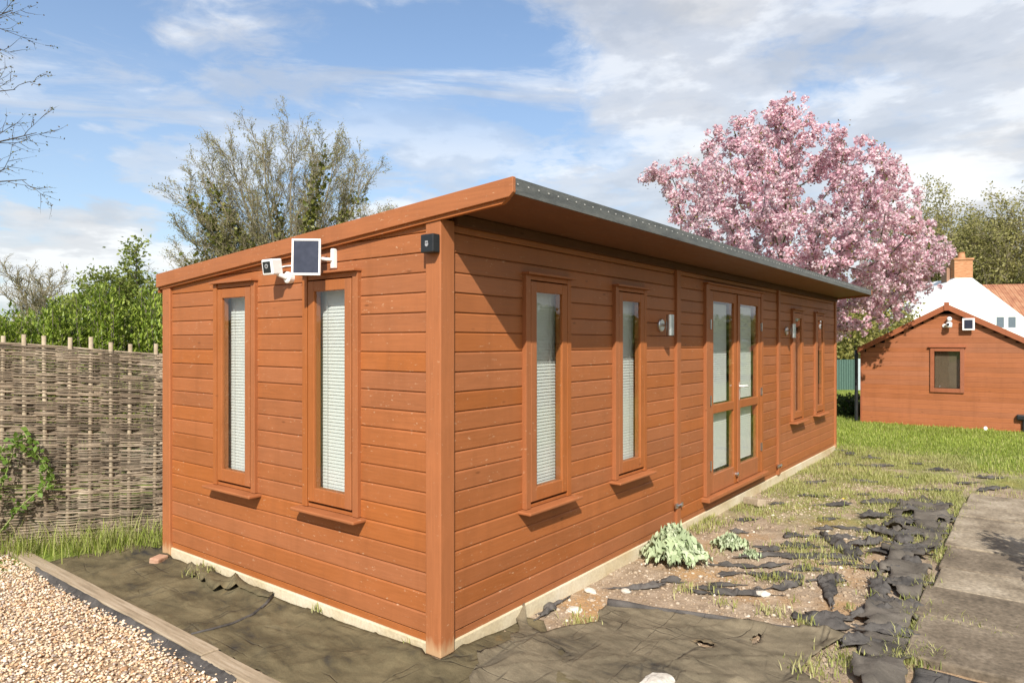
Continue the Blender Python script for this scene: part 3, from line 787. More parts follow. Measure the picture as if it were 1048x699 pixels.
def sheet(name, poly, step, hf, mat, seed=0, amp=.015, holes=None):
    poly = ragged([Vector(p) for p in poly], step * .9, amp, seed)
    x0 = min(p.x for p in poly); x1 = max(p.x for p in poly); y0 = min(p.y for p in poly); y1 = max(p.y for p in poly)
    q = random.Random(seed); pts = list(poly)
    yy = y0
    while yy < y1:
        xx = x0
        while xx < x1:
            p_ = Vector((xx + q.uniform(-.3, .3) * step, yy + q.uniform(-.3, .3) * step))
            if inside(p_, poly) and edge_dist(p_, poly) > step * .35: pts.append(p_)
            xx += step
        yy += step
    n_ = len(poly)
    r_ = delaunay_2d_cdt(pts, [], [list(range(n_))], 1, 1e-5)
    vs = [(v.x, v.y, hf(v.x, v.y, edge_dist(v, poly))) for v in r_[0]]
    fs = [list(f) for f in r_[2]]
    if holes: fs = [f for f in fs if not any(((sum(vs[i][0] for i in f) / 3 - hx) / ha) ** 2 + ((sum(vs[i][1] for i in f) / 3 - hy) / hb) ** 2 < 1 for hx, hy, ha, hb in holes)]
    me = bpy.data.meshes.new(name); me.from_pydata(vs, [], fs); me.update(); me.materials.append(mat)
    me.polygons.foreach_set('use_smooth', [True] * len(fs))
    o = bpy.data.objects.new(name, me); COL.objects.link(o)
    s_ = o.modifiers.new('thickness', 'SOLIDIFY'); s_.thickness = .0025; s_.offset = 1
    return o
def ridge(x, y, s, seed, p=5): return max(0, 1 - abs(noise.noise(Vector((x * s, y * s, seed)))) * 2.2) ** p

def h_left(x, y, e):
    z = gz(x, y) + .008 + .014 * ridge(x * .6 + y * .5, y * 1.6 - x, 1.6, 4.4, 7) + .010 * ridge(x * 1.3 - y * .4, y * 1.3 + x * .8, 2.7, 2.2, 8) + .005 * noise.noise(Vector((x * 5, y * 5, 2)))
    if y > .1: z += .022 * sstep(-.16, .0, x)                 # laps up against the concrete base
    return z
def scal(y): return .0 + .012 * noise.noise(Vector((y * 4, 1, 0)))
lp = [(-.6, 3.45), (-.6, -1.1), (.1, -1.4), (.55, -.3), (.77, -.1), (.74, .005), (.35, .0), (.09, -.012), (-.012, -.012), (-.012, .1), (.0, .6), (.0, 1.6), (.0, 2.3), (-.02, 2.72), (.05, 2.95), (-.05, 3.35)]
o = sheet('weed_membrane', lp, .026, h_left, M['mem_left'], 2, .008)
tag(o, 'olive dusted weed membrane lying between the edging boards and the cabin', 'weed membrane')
def h_front(x, y, e):
    a = x * .61 - y * .79; b = x * .79 + y * .61
    z = gz(x, y) + .018 + .016 * ridge(a * .3 + .2 * b, b * 1.5, 1.9, 7.7, 14) + .012 * ridge(a * .45 + 3, b * 2.2 - a * .5, 2.3, 9.1, 14) + .010 * ridge(a * 1.6, b * .6 + a * .8, 1.9, 1.9, 16) + .006 * ridge(a * .6, b * 5, 2.3, 4.1, 8) + .003 * noise.noise(Vector((x * 7, y * 7, 1)))
    cr = sstep(.08, .0, e) * max(0, noise.noise(Vector((x * 3.1, y * 3.1, 8))) + .15)
    z += .05 * cr
    d = math.hypot(x - .74, y + .0); z += .07 * math.exp(-(d / .06) ** 2)
    return z
fp = [(.755, .03), (.62, -.10), (.60, -.20), (.74, -.27), (.93, -.37), (1.02, -.32), (1.15, -.30), (1.22, -.42), (1.32, -.66), (1.40, -.98), (1.47, -1.22), (1.55, -1.45), (1.60, -1.60), (1.22, -1.47), (1.05, -1.44), (.95, -1.56), (.5, -2.0), (-.35, -1.5), (-.40, -.62), (-.10, -.27), (.06, -.21), (.12, -.14), (.20, -.16), (.34, -.18), (.44, -.10), (.54, -.09), (.66, .03)]
o = sheet('weed_membrane', fp, .02, h_front, M['mem_front'], 5, .014, [(1.27, -1.17, .07, .022), (1.02, -.98, .03, .05)])
tag(o, 'wide brown dusted weed membrane spread on the ground before the cabin front', 'weed membrane')
m_ = MB(); pts = []; rad = []
for i, (x, y) in enumerate([(1.17, -.30), (1.21, -.41), (1.27, -.55), (1.33, -.74), (1.39, -.96), (1.45, -1.17), (1.52, -1.38), (1.585, -1.6)]):
    pts.append((x, y, gz(x, y) + .03 + .006 * math.sin(i * 2))); rad.append([.034, .024, .019, .017, .015, .014, .011, .008][i])
m_.tube(pts, rad, 8)
o = m_.build('rolled_edge', M['mem_scrap'], smooth=True); tag(o, 'rolled black hem along the far side of the front membrane', 'membrane hem')
def h_strip(x, y, e):
    w = ridge(x * 1.5 + y * .4, y * .5, 2.1, 3.3, 3) * .050 + ridge(x * 2.6, y * 1.2, 2.5, 6.1, 3) * .026
    return gz(x, y) + .014 + w + .012 * noise.noise(Vector((x * 8, y * 8, 4))) + .035 * sstep(.09, 0, e) * max(0, noise.noise(Vector((x * 4, y * 4, 3))))
tp = [(1.30, -1.66), (1.70, -1.60), (2.4, -1.52), (3.0, -1.50), (3.8, -1.43), (4.5, -1.36), (4.95, -1.30), (5.5, -1.34), (5.75, -1.45), (5.6, -1.70), (5.0, -1.78), (4.3, -1.78), (3.3, -1.78), (2.4, -1.80), (1.6, -1.86), (1.1, -1.95), (.9, -1.75)]
o = sheet('weed_membrane', tp, .03, h_strip, M['mem_strip'], 9, .07, [(rng.uniform(1.3, 5.6), rng.uniform(-1.85, -1.35), rng.uniform(.04, .16), rng.uniform(.025, .07)) for _ in range(26)])
tag(o, 'crumpled dark strip of weed membrane along the concrete slab path', 'weed membrane')
def h_corner(x, y, e): return gz(x, y) + .012 + .012 * ridge(x, y, 3, 12, 3)
o = sheet('weed_membrane', [(1.46, -1.90), (1.42, -2.5), (.9, -2.6), (.95, -1.95)], .035, h_corner, M['mem_scrap'], 14, .02)
tag(o, 'plain black membrane corner where the slab path ends, bottom right', 'weed membrane')
# folded flap on the left membrane
fl = [(-.03, 2.42), (-.12, 2.36), (-.14, 2.1), (-.17, 1.86), (-.06, 1.70), (-.08, 1.52), (-.05, 1.42), (.0, 1.45), (.005, 1.7), (.0, 2.0), (.0, 2.3)]
def h_flap(x, y, e): return h_left(x, y, e) + .012 + .022 * sstep(0, .05, e) + .05 * ridge(x * 2.5 + y * .6, y * 1.1, 3.0, 1.1, 4)
o = sheet('membrane_flap', fl, .022, h_flap, M['mem_left'], 21, .02); tag(o, 'folded membrane flap heaped against the concrete base under the end windows', 'membrane flap')
m_ = MB(); pts = [(.0 - .02, 1.44), (-.10, 1.38), (-.22, 1.33), (-.36, 1.315), (-.48, 1.32), (-.595, 1.33)]
m_.tube([(x, y, h_left(x, y, 1) + .006) for x, y in pts], [.012, .010, .009, .008, .008, .006], 6)
o = m_.build('membrane_seam', M['mem_scrap'], smooth=True); tag(o, 'dark raised seam crossing the olive membrane to the edging board', 'membrane seam')
# flap on the gravel side of the edging
sc = [(-.708, 3.3)] + [(-.712 - .0 - max(.02, .034 + .026 * sstep(3.3, 1.2, y) + .035 * noise.noise(Vector((y * 3.4, 0, 5)))), y) for y in np.linspace(3.2, .75, 34)] + [(-.80, .70), (-.712, .66)]
def h_side(x, y, e): return -.008 - min(.026, 1.3 * max(0, -.708 - x)) + .004 * noise.noise(Vector((x * 9, y * 9, 0))) + .004
o = sheet('membrane_flap', sc, .02, h_side, M['mem_scrap'], 31, .004); tag(o, 'scalloped black membrane edge hanging over the gravel beside the edging board', 'membrane flap')
# torn scraps
def scrap(x, y, ln, wd, ang, hgt, lab, seed, grp):
    q = random.Random(seed); n_ = 22; poly = []
    for k in range(n_):
        a = 2 * math.pi * k / n_; rr = q.uniform(.55, 1.25)
        poly.append((math.cos(a) * ln * .5 * rr, math.sin(a) * wd * .5 * rr + .18 * wd * math.sin(a * 2 + seed)))
    def hf(u, v, e): return .008 + hgt * (.10 + .9 * ridge(u * 1.0, v * 1.7, 9, seed * 1.3, 2) + .5 * ridge(u, v, 17, seed * 2.1, 2)) * sstep(-.01, .03, e) + min(hgt, .04) * .5 * noise.noise(Vector((u * 19, v * 19, seed))) * sstep(-.02, .02, e)
    o = sheet('membrane_scrap', poly, max(.011, wd / 12), hf, M['mem_scrap'], seed, .02)
    o.location = (x, y, gz(x, y)); o.rotation_euler = (0, 0, ang)
    return tag(o, lab, 'membrane scrap', grp)
GR = 'torn scraps of black membrane on the soil'
VIEWA = math.atan2(-.79, .61)
sp_ = [(1.86, -.38), (1.62, -.28), (1.78, -.62), (1.92, -.83), (2.02, -.72), (2.22, -.66), (2.42, -.62), (2.35, -.86), (2.20, -1.02), (2.45, -1.02), (2.62, -.86), (2.66, -1.06), (2.80, -.74), (2.92, -.95), (3.1, -1.1), (3.05, -.72), (3.28, -.92), (3.42, -1.18), (3.5, -.78), (3.66, -1.02), (3.9, -.92), (4.05, -1.15), (4.3, -.86), (3.35, -.35), (3.8, -.28), (4.6, -.3), (4.9, -.75), (5.2, -.5), (5.6, -.95), (6.0, -.35), (6.4, -.8), (6.9, -1.1), (7.3, -.3), (7.6, -.7), (8.3, -.25), (8.55, -.12), (8.15, -.55), (5.3, -1.15), (2.95, -1.25), (2.55, -1.25), (6.3, -1.5), (7.0, -1.75), (7.7, -1.4), (6.8, -2.0), (8.0, -1.1), (7.5, -1.9)]
for i, (x, y) in enumerate(sp_):
    far_ = x > 4.5
    ln = rng.uniform(.16, .5) * (1.2 if far_ else 1); wd = rng.uniform(.05, .13)
    scrap(x, y, ln, wd, VIEWA + rng.uniform(-.5, .5), rng.uniform(.012, .034), 'small crumpled scrap of torn black membrane on the soil before the cabin', 100 + i, GR)
scrap(2.35, -1.30, .85, .11, R(15), .03, 'long ragged ribbon of grey membrane arching over bare soil', 201, None)
scrap(1.78, -1.38, .34, .24, R(-70), .035, 'bunched membrane tatter beside the end of the rolled hem', 202, None)
scrap(3.45, -1.12, .9, .14, R(35), .035, 'long torn membrane ribbon joining the crumpled strip beyond the soil', 203, None)
for i, (x, y, l_, w_, a_) in enumerate(((1.55, -1.62, .3, .12, -40), (1.8, -1.72, .34, .14, -70), (2.05, -1.58, .42, .14, -15), (2.3, -1.70, .38, .12, -80), (2.5, -1.56, .4, .15, 20), (2.75, -1.72, .34, .14, -55), (3.0, -1.55, .45, .15, -75), (3.2, -1.68, .38, .13, 10), (3.45, -1.50, .45, .17, -50), (3.7, -1.64, .4, .14, -85), (3.95, -1.48, .45, .16, 30), (4.2, -1.62, .4, .15, -60), (4.45, -1.45, .5, .16, -20), (4.8, -1.6, .42, .15, -75), (5.1, -1.42, .45, .17, 25), (5.4, -1.6, .4, .14, -50), (3.6, -1.3, .4, .13, -30), (4.1, -1.28, .42, .14, 40), (4.6, -1.2, .4, .13, -60))):
    o = scrap(x, y, l_, w_, R(a_), .03, 'folded tatter of dark membrane lying on the crumpled strip by the path', 300 + i, 'folded tatters along the membrane strip'); o.location.z += .018
# torn pieces against the base
scrap(.98, -.03, .42, .06, R(4), .03, 'thin membrane remnant pressed along the concrete base near the corner', 205, None)

# ------------------------------------------------------------------ slab path
edges = [1.50, 2.15, 2.72, 3.22, 3.82, 4.42, 5.02, 5.62, 6.22]
desc = ['dark damp concrete slab nearest the camera on the path', 'brown stained concrete slab behind the dark damp one', 'palest grey concrete slab in the middle of the path', 'darker concrete slab beyond the pale middle one', 'buff concrete slab with the tip of the leafy shadow', 'pale concrete slab third from the far end of the path', 'pale concrete slab second from the far end of the path', 'last shaded concrete slab at the far end of the path']
for i in range(8):
    a, b = edges[i] + .008, edges[i + 1] - .006
    m_ = MB(); n_ = 8; tilt = rng.uniform(-.012, .012); y0, y1 = -2.46, -1.825 + rng.uniform(-.025, .02)
    m_.box(-(b - a) / 2, (b - a) / 2, -(y1 - y0) / 2, (y1 - y0) / 2, -.06, 0)
    o = m_.build('paving_slab', M['slab_dark'] if i in (0, 1, 3) else M['slab'], bevel=.010)
    o.location = ((a + b) / 2, (y0 + y1) / 2, .002 + rng.uniform(-.006, .008)); o.rotation_euler = (rng.uniform(-.01, .01), tilt, rng.uniform(-.012, .012))
    tag(o, desc[i], 'paving slab', 'concrete slabs of the garden path')

# ------------------------------------------------------------------ grass
def blades(name, pts, hmin, hmax, wid, mat, lean=.5):
    pts = np.asarray(pts); n = len(pts)
    h = nrng.uniform(hmin, hmax, n) * nrng.uniform(.6, 1.25, n); az = nrng.uniform(0, 2 * np.pi, n); le = nrng.uniform(.1, lean, n) * h
    side = np.stack([-np.sin(az), np.cos(az), np.zeros(n)], 1) * (wid * nrng.uniform(.6, 1.3, n))[:, None]
    d = np.stack([np.cos(az), np.sin(az), np.zeros(n)], 1)
    up = np.array([0, 0, 1.])
    mid = pts + d * (le * .35)[:, None] + up * (h * .6)[:, None]; tip = pts + d * le[:, None] + up * (h * .95)[:, None]
    V = np.stack([pts - side, pts + side, mid - side * .75, mid + side * .75, tip], 1).reshape(-1, 3)
    b = (np.arange(n) * 5)[:, None]
    F = np.concatenate([b + np.array([[0, 1, 3]]), b + np.array([[0, 3, 2]]), b + np.array([[2, 3, 4]])], 0)
    return np_mesh(name, V, F, mat)
P = []
while len(P) < 90000:
    x = rng.uniform(7.6, 13.6); y = rng.uniform(-4.5, 3.6)
    if rng.random() < .25: x = rng.uniform(8.6, 22); y = rng.uniform(.3, 5)
    if x + -.41 * y < 8.9 + .9 * fb(x, y, 1.2, 4) + (.0): continue
    if -.5 < y < 3 and x < 8.68 and y > .0: continue
    if x > 12.58 and -2.52 < y < .4: continue
    P.append((x, y, gz(x, y) - .01))
tag(blades('lawn_grass', P, .025, .075, .0045, M['grass'], .7), kind='stuff')
P = []
while len(P) < 21000:
    x = rng.uniform(2.6, 9); y = rng.uniform(-1.75, -.02)
    k = fb(x, y, 1.5, 14) + .5 * fb(x, y, 4, 3)
    d = sstep(3.0, 5.2, x)
    if k < .34 - .52 * d + rng.uniform(-.12, .2): continue
    P.append((x, y, gz(x, y) - .005))
while len(P) < 27500:       # far end of the path
    x = rng.uniform(5.4, 9.2); y = rng.uniform(-3.0, -.1)
    if fb(x, y, 1.7, 31) < rng.uniform(-.7, .2): continue
    P.append((x, y, gz(x, y)))
while len(P) < 28900:       # verge of the slabs
    x = rng.uniform(1.2, 5.8); y = -1.815 + rng.gauss(0, .035)
    if fb(x, 0, 2.2, 41) < rng.uniform(-.35, .2): continue
    P.append((x, y, gz(x, y) + .01))
for _ in range(60):
    cx_, cy_ = rng.uniform(1.5, 5.5), rng.uniform(-1.8, -.15)
    for _k in range(rng.randint(4, 26)):
        x, y = cx_ + rng.gauss(0, .03), cy_ + rng.gauss(0, .03); P.append((x, y, gz(x, y) + .02))
for cx_, cy_, n_, s_ in ((1.75, -.55, 60, .05), (2.3, -.95, 120, .06), (1.3, -1.62, 170, .07), (.88, -.28, 90, .05), (1.1, -1.5, 120, .07), (1.62, -1.95, 120, .05), (2.2, -2.0, 150, .09), (2.15, -2.2, 60, .08), (1.5, -1.88, 160, .05), (1.7, -1.1, 60, .05), (2.6, -.05, 120, .07), (3.5, -.04, 300, .10), (3.2, -.05, 200, .07), (-.05, 2.2, 120, .06), (0, 1.0, 30, .02), (.0, .25, 12, .015)):
    for _ in range(n_):
        x = cx_ + rng.gauss(0, s_); y = cy_ + rng.gauss(0, s_); P.append((x, min(y, .0) if cx_ > .1 else y, gz(x, min(y, 0)) + .012))
tag(blades('weed_grass', P, .02, .065, .0032, M['weed'], .9), kind='stuff')
P = []
while len(P) < 3000:        # rough grass along the foot of the fence
    s = rng.uniform(-1.8, flen + .05); o_ = abs(rng.gauss(0, .16)) + .02
    q = A0 + fd * s + fnrm * o_
    if q.x < -.72 and o_ > .16: continue
    if q.x > -.02 and q.y < 3.0: continue
    if q.y < 2.85 or (q.x > -.5 and o_ > .42): continue
    if fb(q.x, q.y, 3, 17) < rng.uniform(-.45, .3): continue
    P.append((q.x, q.y, gz(q.x, q.y)))
rng.shuffle(P)
tag(blades('fence_grass', P[:1700], .06, .22, .0030, M['grass'], .9), kind='stuff')
tag(blades('dry_grass', P[1700:], .08, .30, .0024, M['weed'], 1.1), kind='stuff')
m_ = MB()
for k in range(14):
    a = 2 * math.pi * k / 14
    m_.add([(0, 0, .11), (.018 * math.cos(a), .018 * math.sin(a), .118), (.02 * math.cos(a + .35), .02 * math.sin(a + .35), .114)], [(0, 1, 2)])
m_.tube([(0, 0, 0), (.003, 0, .11)], .003, 5, 1)
o = m_.build('dandelion', [M['dandelion'], M['stem']]); o.location = (4.75, -.9, gz(4.75, -.9)); tag(o, 'single yellow dandelion flower among the weeds before the cabin', 'flower')

# ------------------------------------------------------------------ silvery leafy plants
def silver_plant(x, y, rad, hgt, nl, lab, seed):
    q = random.Random(seed); r = empty('silver_leaved_plant', (x, y, gz(x, y))); tag(r, lab, 'plant')
    V = []; F = []
    for i in range(nl):
        a = q.uniform(0, 2 * math.pi); el = q.random() ** .8
        ln = rad * q.uniform(.35, 1.05); rise = hgt * (1.15 - .75 * el) * q.uniform(.7, 1.1); w = ln * q.uniform(.11, .17)
        reach = ln * (.25 + .75 * el)
        n_ = 9; d = Vector((math.cos(a), math.sin(a), 0)); sd = Vector((-math.sin(a), math.cos(a), 0)); tw = q.uniform(-.5, .5)
        b = len(V); n_ = 11
        for k in range(n_ + 1):
            t_ = k / n_
            c_ = d * reach * t_ ** .9 + Vector((0, 0, rise * (math.sin(t_ * 2.15) - .35 * t_ * t_)))
            ww = w * math.sin(math.pi * min(1, t_ * .92 + .06)) ** .8 * (1.15 if k % 2 else .38) if k < n_ else .002
            rip = .02 * math.sin(k * 2.3 + i)
            s_ = (sd + Vector((0, 0, tw))).normalized()
            V += [c_ - s_ * ww + Vector((0, 0, rip + ww * .35)), c_, c_ + s_ * ww + Vector((0, 0, -rip + ww * .35))]
        for k in range(n_):
            o_ = b + 3 * k
            F += [(o_, o_ + 1, o_ + 4, o_ + 3), (o_ + 1, o_ + 2, o_ + 5, o_ + 4)]
    np_mesh('foliage', np.array([tuple(v) for v in V]), np.array(F), M['thistle'], r)
    m_ = MB(); m_.tube([(0, 0, -.03), (0, 0, .05), (.01, 0, hgt * .4)], [.02, .017, .008], 8); m_.build('stem', M['stem'], r)
silver_plant(2.28, -.24, .29, .28, 620, 'large silvery green leafy plant growing against the cabin base', 3)
silver_plant(2.86, -.45, .19, .11, 170, 'smaller low silvery green plant beside the big leafy one', 5)
silver_plant(2.72, -.66, .10, .06, 60, 'tiny flat silvery seedling between the dark scraps', 6)

# ------------------------------------------------------------------ bramble on the fence
r = empty('bramble', A0 + fd * -.1 + fnrm * .05); tag(r, 'green bramble shoots climbing the woven fence at the left edge', 'climbing plant')
m_ = MB(); lp_ = []; 
def bstem(pts):
    P_ = [Vector((0, 0, 0)) + fd * a + fnrm * (.035 + .02 * rng.random()) + Vector((0, 0, z)) for a, z in pts]
    m_.tube(P_, [.006 - .003 * i / len(P_) for i in range(len(P_))], 6)
    for i in range(len(P_) - 1):
        for k in range(7): lp_.append(P_[i].lerp(P_[i + 1], rng.random()) + fnrm * .02)
bstem([(-.05, 0), (.05, .25), (.15, .5), (.21, .72), (.24, .88)])
bstem([(.0, 0), (.12, .12), (.27, .33), (.42, .47), (.50, .53), (.44, .62), (.38, .74), (.33, .82), (.30, .9)])
bstem([(-.2, .05), (-.1, .30), (.02, .52), (.1, .66), (.17, .82)])
bstem([(-.3, .0), (-.25, .22), (-.12, .42), (.0, .44), (.12, .55)])
m_.build('stem', M['stem'], r, smooth=True)
P = np.array([tuple(v) for v in lp_]); P = np.repeat(P, 3, 0) + nrng.normal(0, .022, (len(P) * 3, 3))
V, F = scatter(P, nrng.uniform(.03, .06, len(P)), LEAF * np.array([1.3, 1, 1]), LEAF_F); np_mesh('foliage', V, F, M['bramble'], r)

# ------------------------------------------------------------------ trees
def unit(v): return v / (np.linalg.norm(v) + 1e-9)
def perp(d):
    a = nrng.normal(size=3); a -= d * a.dot(d); return unit(a)
def branch(segs, tips, p, d, ln, r, lvl, prm, side=None):
    n_ = prm['steps'][min(lvl, len(prm['steps']) - 1)]; pts = [p]; rad = [r]; dirs = [d]
    end = r * prm.get('taper', .35)
    for i in range(n_):
        d = unit(d + nrng.normal(0, prm['wig'][min(lvl, len(prm['wig']) - 1)], 3) + np.array([0, 0, prm['up'][min(lvl, len(prm['up']) - 1)]]))
        p = p + d * ln / n_; pts.append(p); rad.append(r + (end - r) * (i + 1) / n_); dirs.append(d)
    segs.append((pts, rad, lvl))
    if lvl >= prm['levels']:
        tips.append((pts, dirs)); return
    nc = prm['kids'][lvl]
    for k in range(nc):
        t_ = prm['t0'][lvl] + (1 - prm['t0'][lvl]) * (k + nrng.random()) / nc
        j = min(n_, int(t_ * n_)); f = t_ * n_ - j
        q = pts[j] if j >= n_ else pts[j] + (pts[j + 1] - pts[j]) * f
        dd = dirs[min(j + 1, n_)]; a = R(prm['ang'][lvl]) * nrng.uniform(.65, 1.3)
        nd = unit(dd * math.cos(a) + perp(dd) * math.sin(a))
        branch(segs, tips, q, nd, ln * prm['ratio'][lvl] * nrng.uniform(.7, 1.2) * (1.15 - .45 * t_), max(prm['rmin'], rad[j] * prm['rr'][lvl]), lvl + 1, prm)
def segs_mesh(segs, name, mat, parent):
    m_ = MB(); sides = [8, 6, 5, 3, 3, 3]
    for pts, rad, lvl in segs: m_.tube(pts, rad, sides[min(lvl, 5)], caps=False)
    return m_.build(name, mat, parent, smooth=True)
def along(tips, per, spread):
    out = []
    for pts, _ in tips:
        for k in range(per):
            i = nrng.integers(0, len(pts) - 1); out.append(pts[i] + (pts[i + 1] - pts[i]) * nrng.random() + nrng.normal(0, spread, 3))
    return np.array(out)
def tree(name, loc, lab, stems, prm, bark, leaf=None, per=3, spread=.05, size=(.05, .09), group=None, cat='tree', ivy=None, lbase=None):
    r = empty(name, loc); tag(r, lab, cat, group); segs = []; tips = []
    for p, d, ln, rad in stems: branch(segs, tips, np.array(p, float), unit(np.array(d, float)), ln, rad, 0, prm)
    segs_mesh(segs, 'trunk', M[bark], r)
    if leaf:
        P = along(tips, per, spread)
        V, F = scatter(P, nrng.uniform(*size, len(P)), LEAF if lbase is None else lbase, LEAF_F); np_mesh('crown', V, F, M[leaf], r)
    if ivy:
        P = []
        for pts, rad, lvl in segs:
            if lvl > ivy[0]: continue
            itop = nrng.uniform(*ivy[2])
            for i in range(len(pts) - 1):
                seg = pts[i + 1] - pts[i]
                n_ = int(np.linalg.norm(seg) * ivy[1])
                for k in range(n_):
                    q = pts[i] + seg * nrng.random()
                    if q[2] < itop * nrng.uniform(.7, 1.1): P.append(q + nrng.normal(0, ivy[3], 3))
        P = np.array(P); V, F = scatter(P, nrng.uniform(.10, .19, len(P)), LEAF * np.array([1.4, 1, 1]), LEAF_F); np_mesh('ivy', V, F, M['ivy'], r)
    return r

nrng = np.random.default_rng(5)
# tall many-stemmed bare tree wearing ivy, behind the cabin
vr = np.array([.6085, -.7936, 0]); vf = np.array([.7936, .6085, 0])
stems = []
for a, dp, ln in ((-56, .1, 3.0), (-48, -.2, 3.6), (-44, -.3, 4.1), (-40, .3, 4.4), (-36, 0, 4.7), (-32, -.3, 5.0), (-28, .1, 5.2), (-25, -.2, 5.4), (-21, .3, 5.5), (-16, -.2, 5.6), (-11, .2, 5.6), (-5, -.3, 5.8), (0, .3, 5.9), (5, -.1, 5.9), (10, .2, 5.9), (15, -.3, 5.7), (20, .2, 5.5), (26, -.1, 5.2), (32, .3, 4.8), (39, -.2, 4.3), (46, .1, 3.8), (54, -.2, 3.1)):
    d = vr * math.sin(R(a)) + np.array([0, 0, math.cos(R(a))]) + vf * dp * .8
    stems.append((vr * math.sin(R(a)) * .3 + vf * dp * .3 + np.array([0, 0, 1.8]), d, ln, .055))
stems.append(((0, 0, -.1), (0, 0, 1), 2.2, .3))
tree('ivy_clad_tree', (10.57, 16.54, .1), 'tall many stemmed bare tree with ivy on its stems behind the cabin', stems,
     dict(steps=[8, 6, 4, 3], wig=[.02, .08, .12, .16], up=[.0, .03, .04, .03], levels=3, kids=[17, 8, 6], t0=[.18, .1, .1], ang=[24, 30, 36], ratio=[.30, .45, .5], rr=[.45, .5, .6], rmin=.0075, taper=.2), 'bark_pale', 'bud', 3, .05, (.03, .065), ivy=(0, 230, (3.6, 6.9), .13))

# green tree and bare trees beyond the fence
lush = dict(steps=[6, 5, 4, 3], wig=[.08, .14, .18, .2], up=[.03, .05, .04, .02], levels=3, kids=[9, 6, 5], t0=[.3, .2, .15], ang=[50, 48, 45], ratio=[.6, .55, .55], rr=[.5, .5, .5], rmin=.01, taper=.3)
bare = dict(steps=[6, 6, 4, 3], wig=[.06, .12, .15, .18], up=[.03, .06, .04, .02], levels=3, kids=[12, 8, 6], t0=[.25, .2, .1], ang=[46, 42, 40], ratio=[.62, .5, .5], rr=[.5, .5, .55], rmin=.014, taper=.25)
tree('spring_tree', (10.9, 29.3, 0), 'round bright green tree rising over the hedge beyond the fence', [((0, 0, 0), (.05, 0, 1), 3.9, .16), ((.2, -.1, 0), (.28, -.3, 1), 3.5, .12), ((-.2, .1, 0), (-.3, .32, 1), 3.3, .12)], lush, 'bark', 'green_leaf', 13, .18, (.12, .24))
tree('bare_tree', (14.9, 32.4, 0), 'grey brown leafless tree right of the green tree behind the fence', [((0, 0, 0), (0, .05, 1), 4.3, .15), ((.3, 0, 0), (.2, -.1, 1), 4.2, .12)], bare, 'bark_pale', 'bud', 2, .08, (.05, .10))
tree('bare_tree', (19.6, 68.2, 0), 'far rounded leafless tree at the left edge of the picture', [((0, 0, 0), (0, 0, 1), 6.2, .26), ((.5, 0, 0), (.2, -.1, 1), 5.9, .2)], dict(bare, rmin=.03), 'bark_pale', 'bud', 2, .15, (.09, .16))
tree('bare_tree', (24.6, 62.0, 0), 'small far bare tree between the rounded one and the green tree', [((0, 0, 0), (.1, 0, 1), 4.4, .2)], dict(bare, rmin=.025), 'bark', 'bud', 2, .15, (.08, .14))
tree('olive_tree', (12.9, 24.0, 0), 'low olive leaved tree peeping over the left end of the roof', [((0, 0, 0), (0, 0, 1), 3.5, .13)], lush, 'bark', 'olive', 16, .15, (.09, .17))
# near tree whose twigs reach in at the top left
stems = [((0, 0, 0), (0, 0, 1), 5.4, .12)]
r = empty('twiggy_tree', (-.95, 9.75, 0)); tag(r, 'dark budding tree whose twigs reach in at the top left', 'tree')
segs = []; tips = []
tw = dict(steps=[6, 7, 5, 4], wig=[.05, .09, .14, .16], up=[.02, .02, .06, .03], levels=3, kids=[0, 9, 5], t0=[.3, .3, .2], ang=[60, 36, 42], ratio=[.5, .36, .5], rr=[.4, .5, .6], rmin=.0045, taper=.12)
branch(segs, tips, np.zeros(3), np.array([0, 0, 1.]), 6.3, .12, 0, dict(tw, levels=1))
for z_, a_, l_ in ((3.3, .22, 2.35), (3.6, .30, 2.5), (4.0, .26, 2.4), (4.7, .26, 2.3), (5.2, .15, 2.3)):
    for s_ in (1, -1):
        dd = vr * s_ * 1.0 + vf * nrng.uniform(-.3, .3) + np.array([0, 0, a_])
        branch(segs, tips, np.array([0, 0, z_]), unit(dd), l_, .035, 1, tw)
segs_mesh(segs, 'trunk', M['bark_dark'], r)
P = along(tips, 5, .012); V, F = scatter(P, nrng.uniform(.02, .04, len(P)), LEAF, LEAF_F); np_mesh('crown', V, F, M['bronze_leaf'], r)

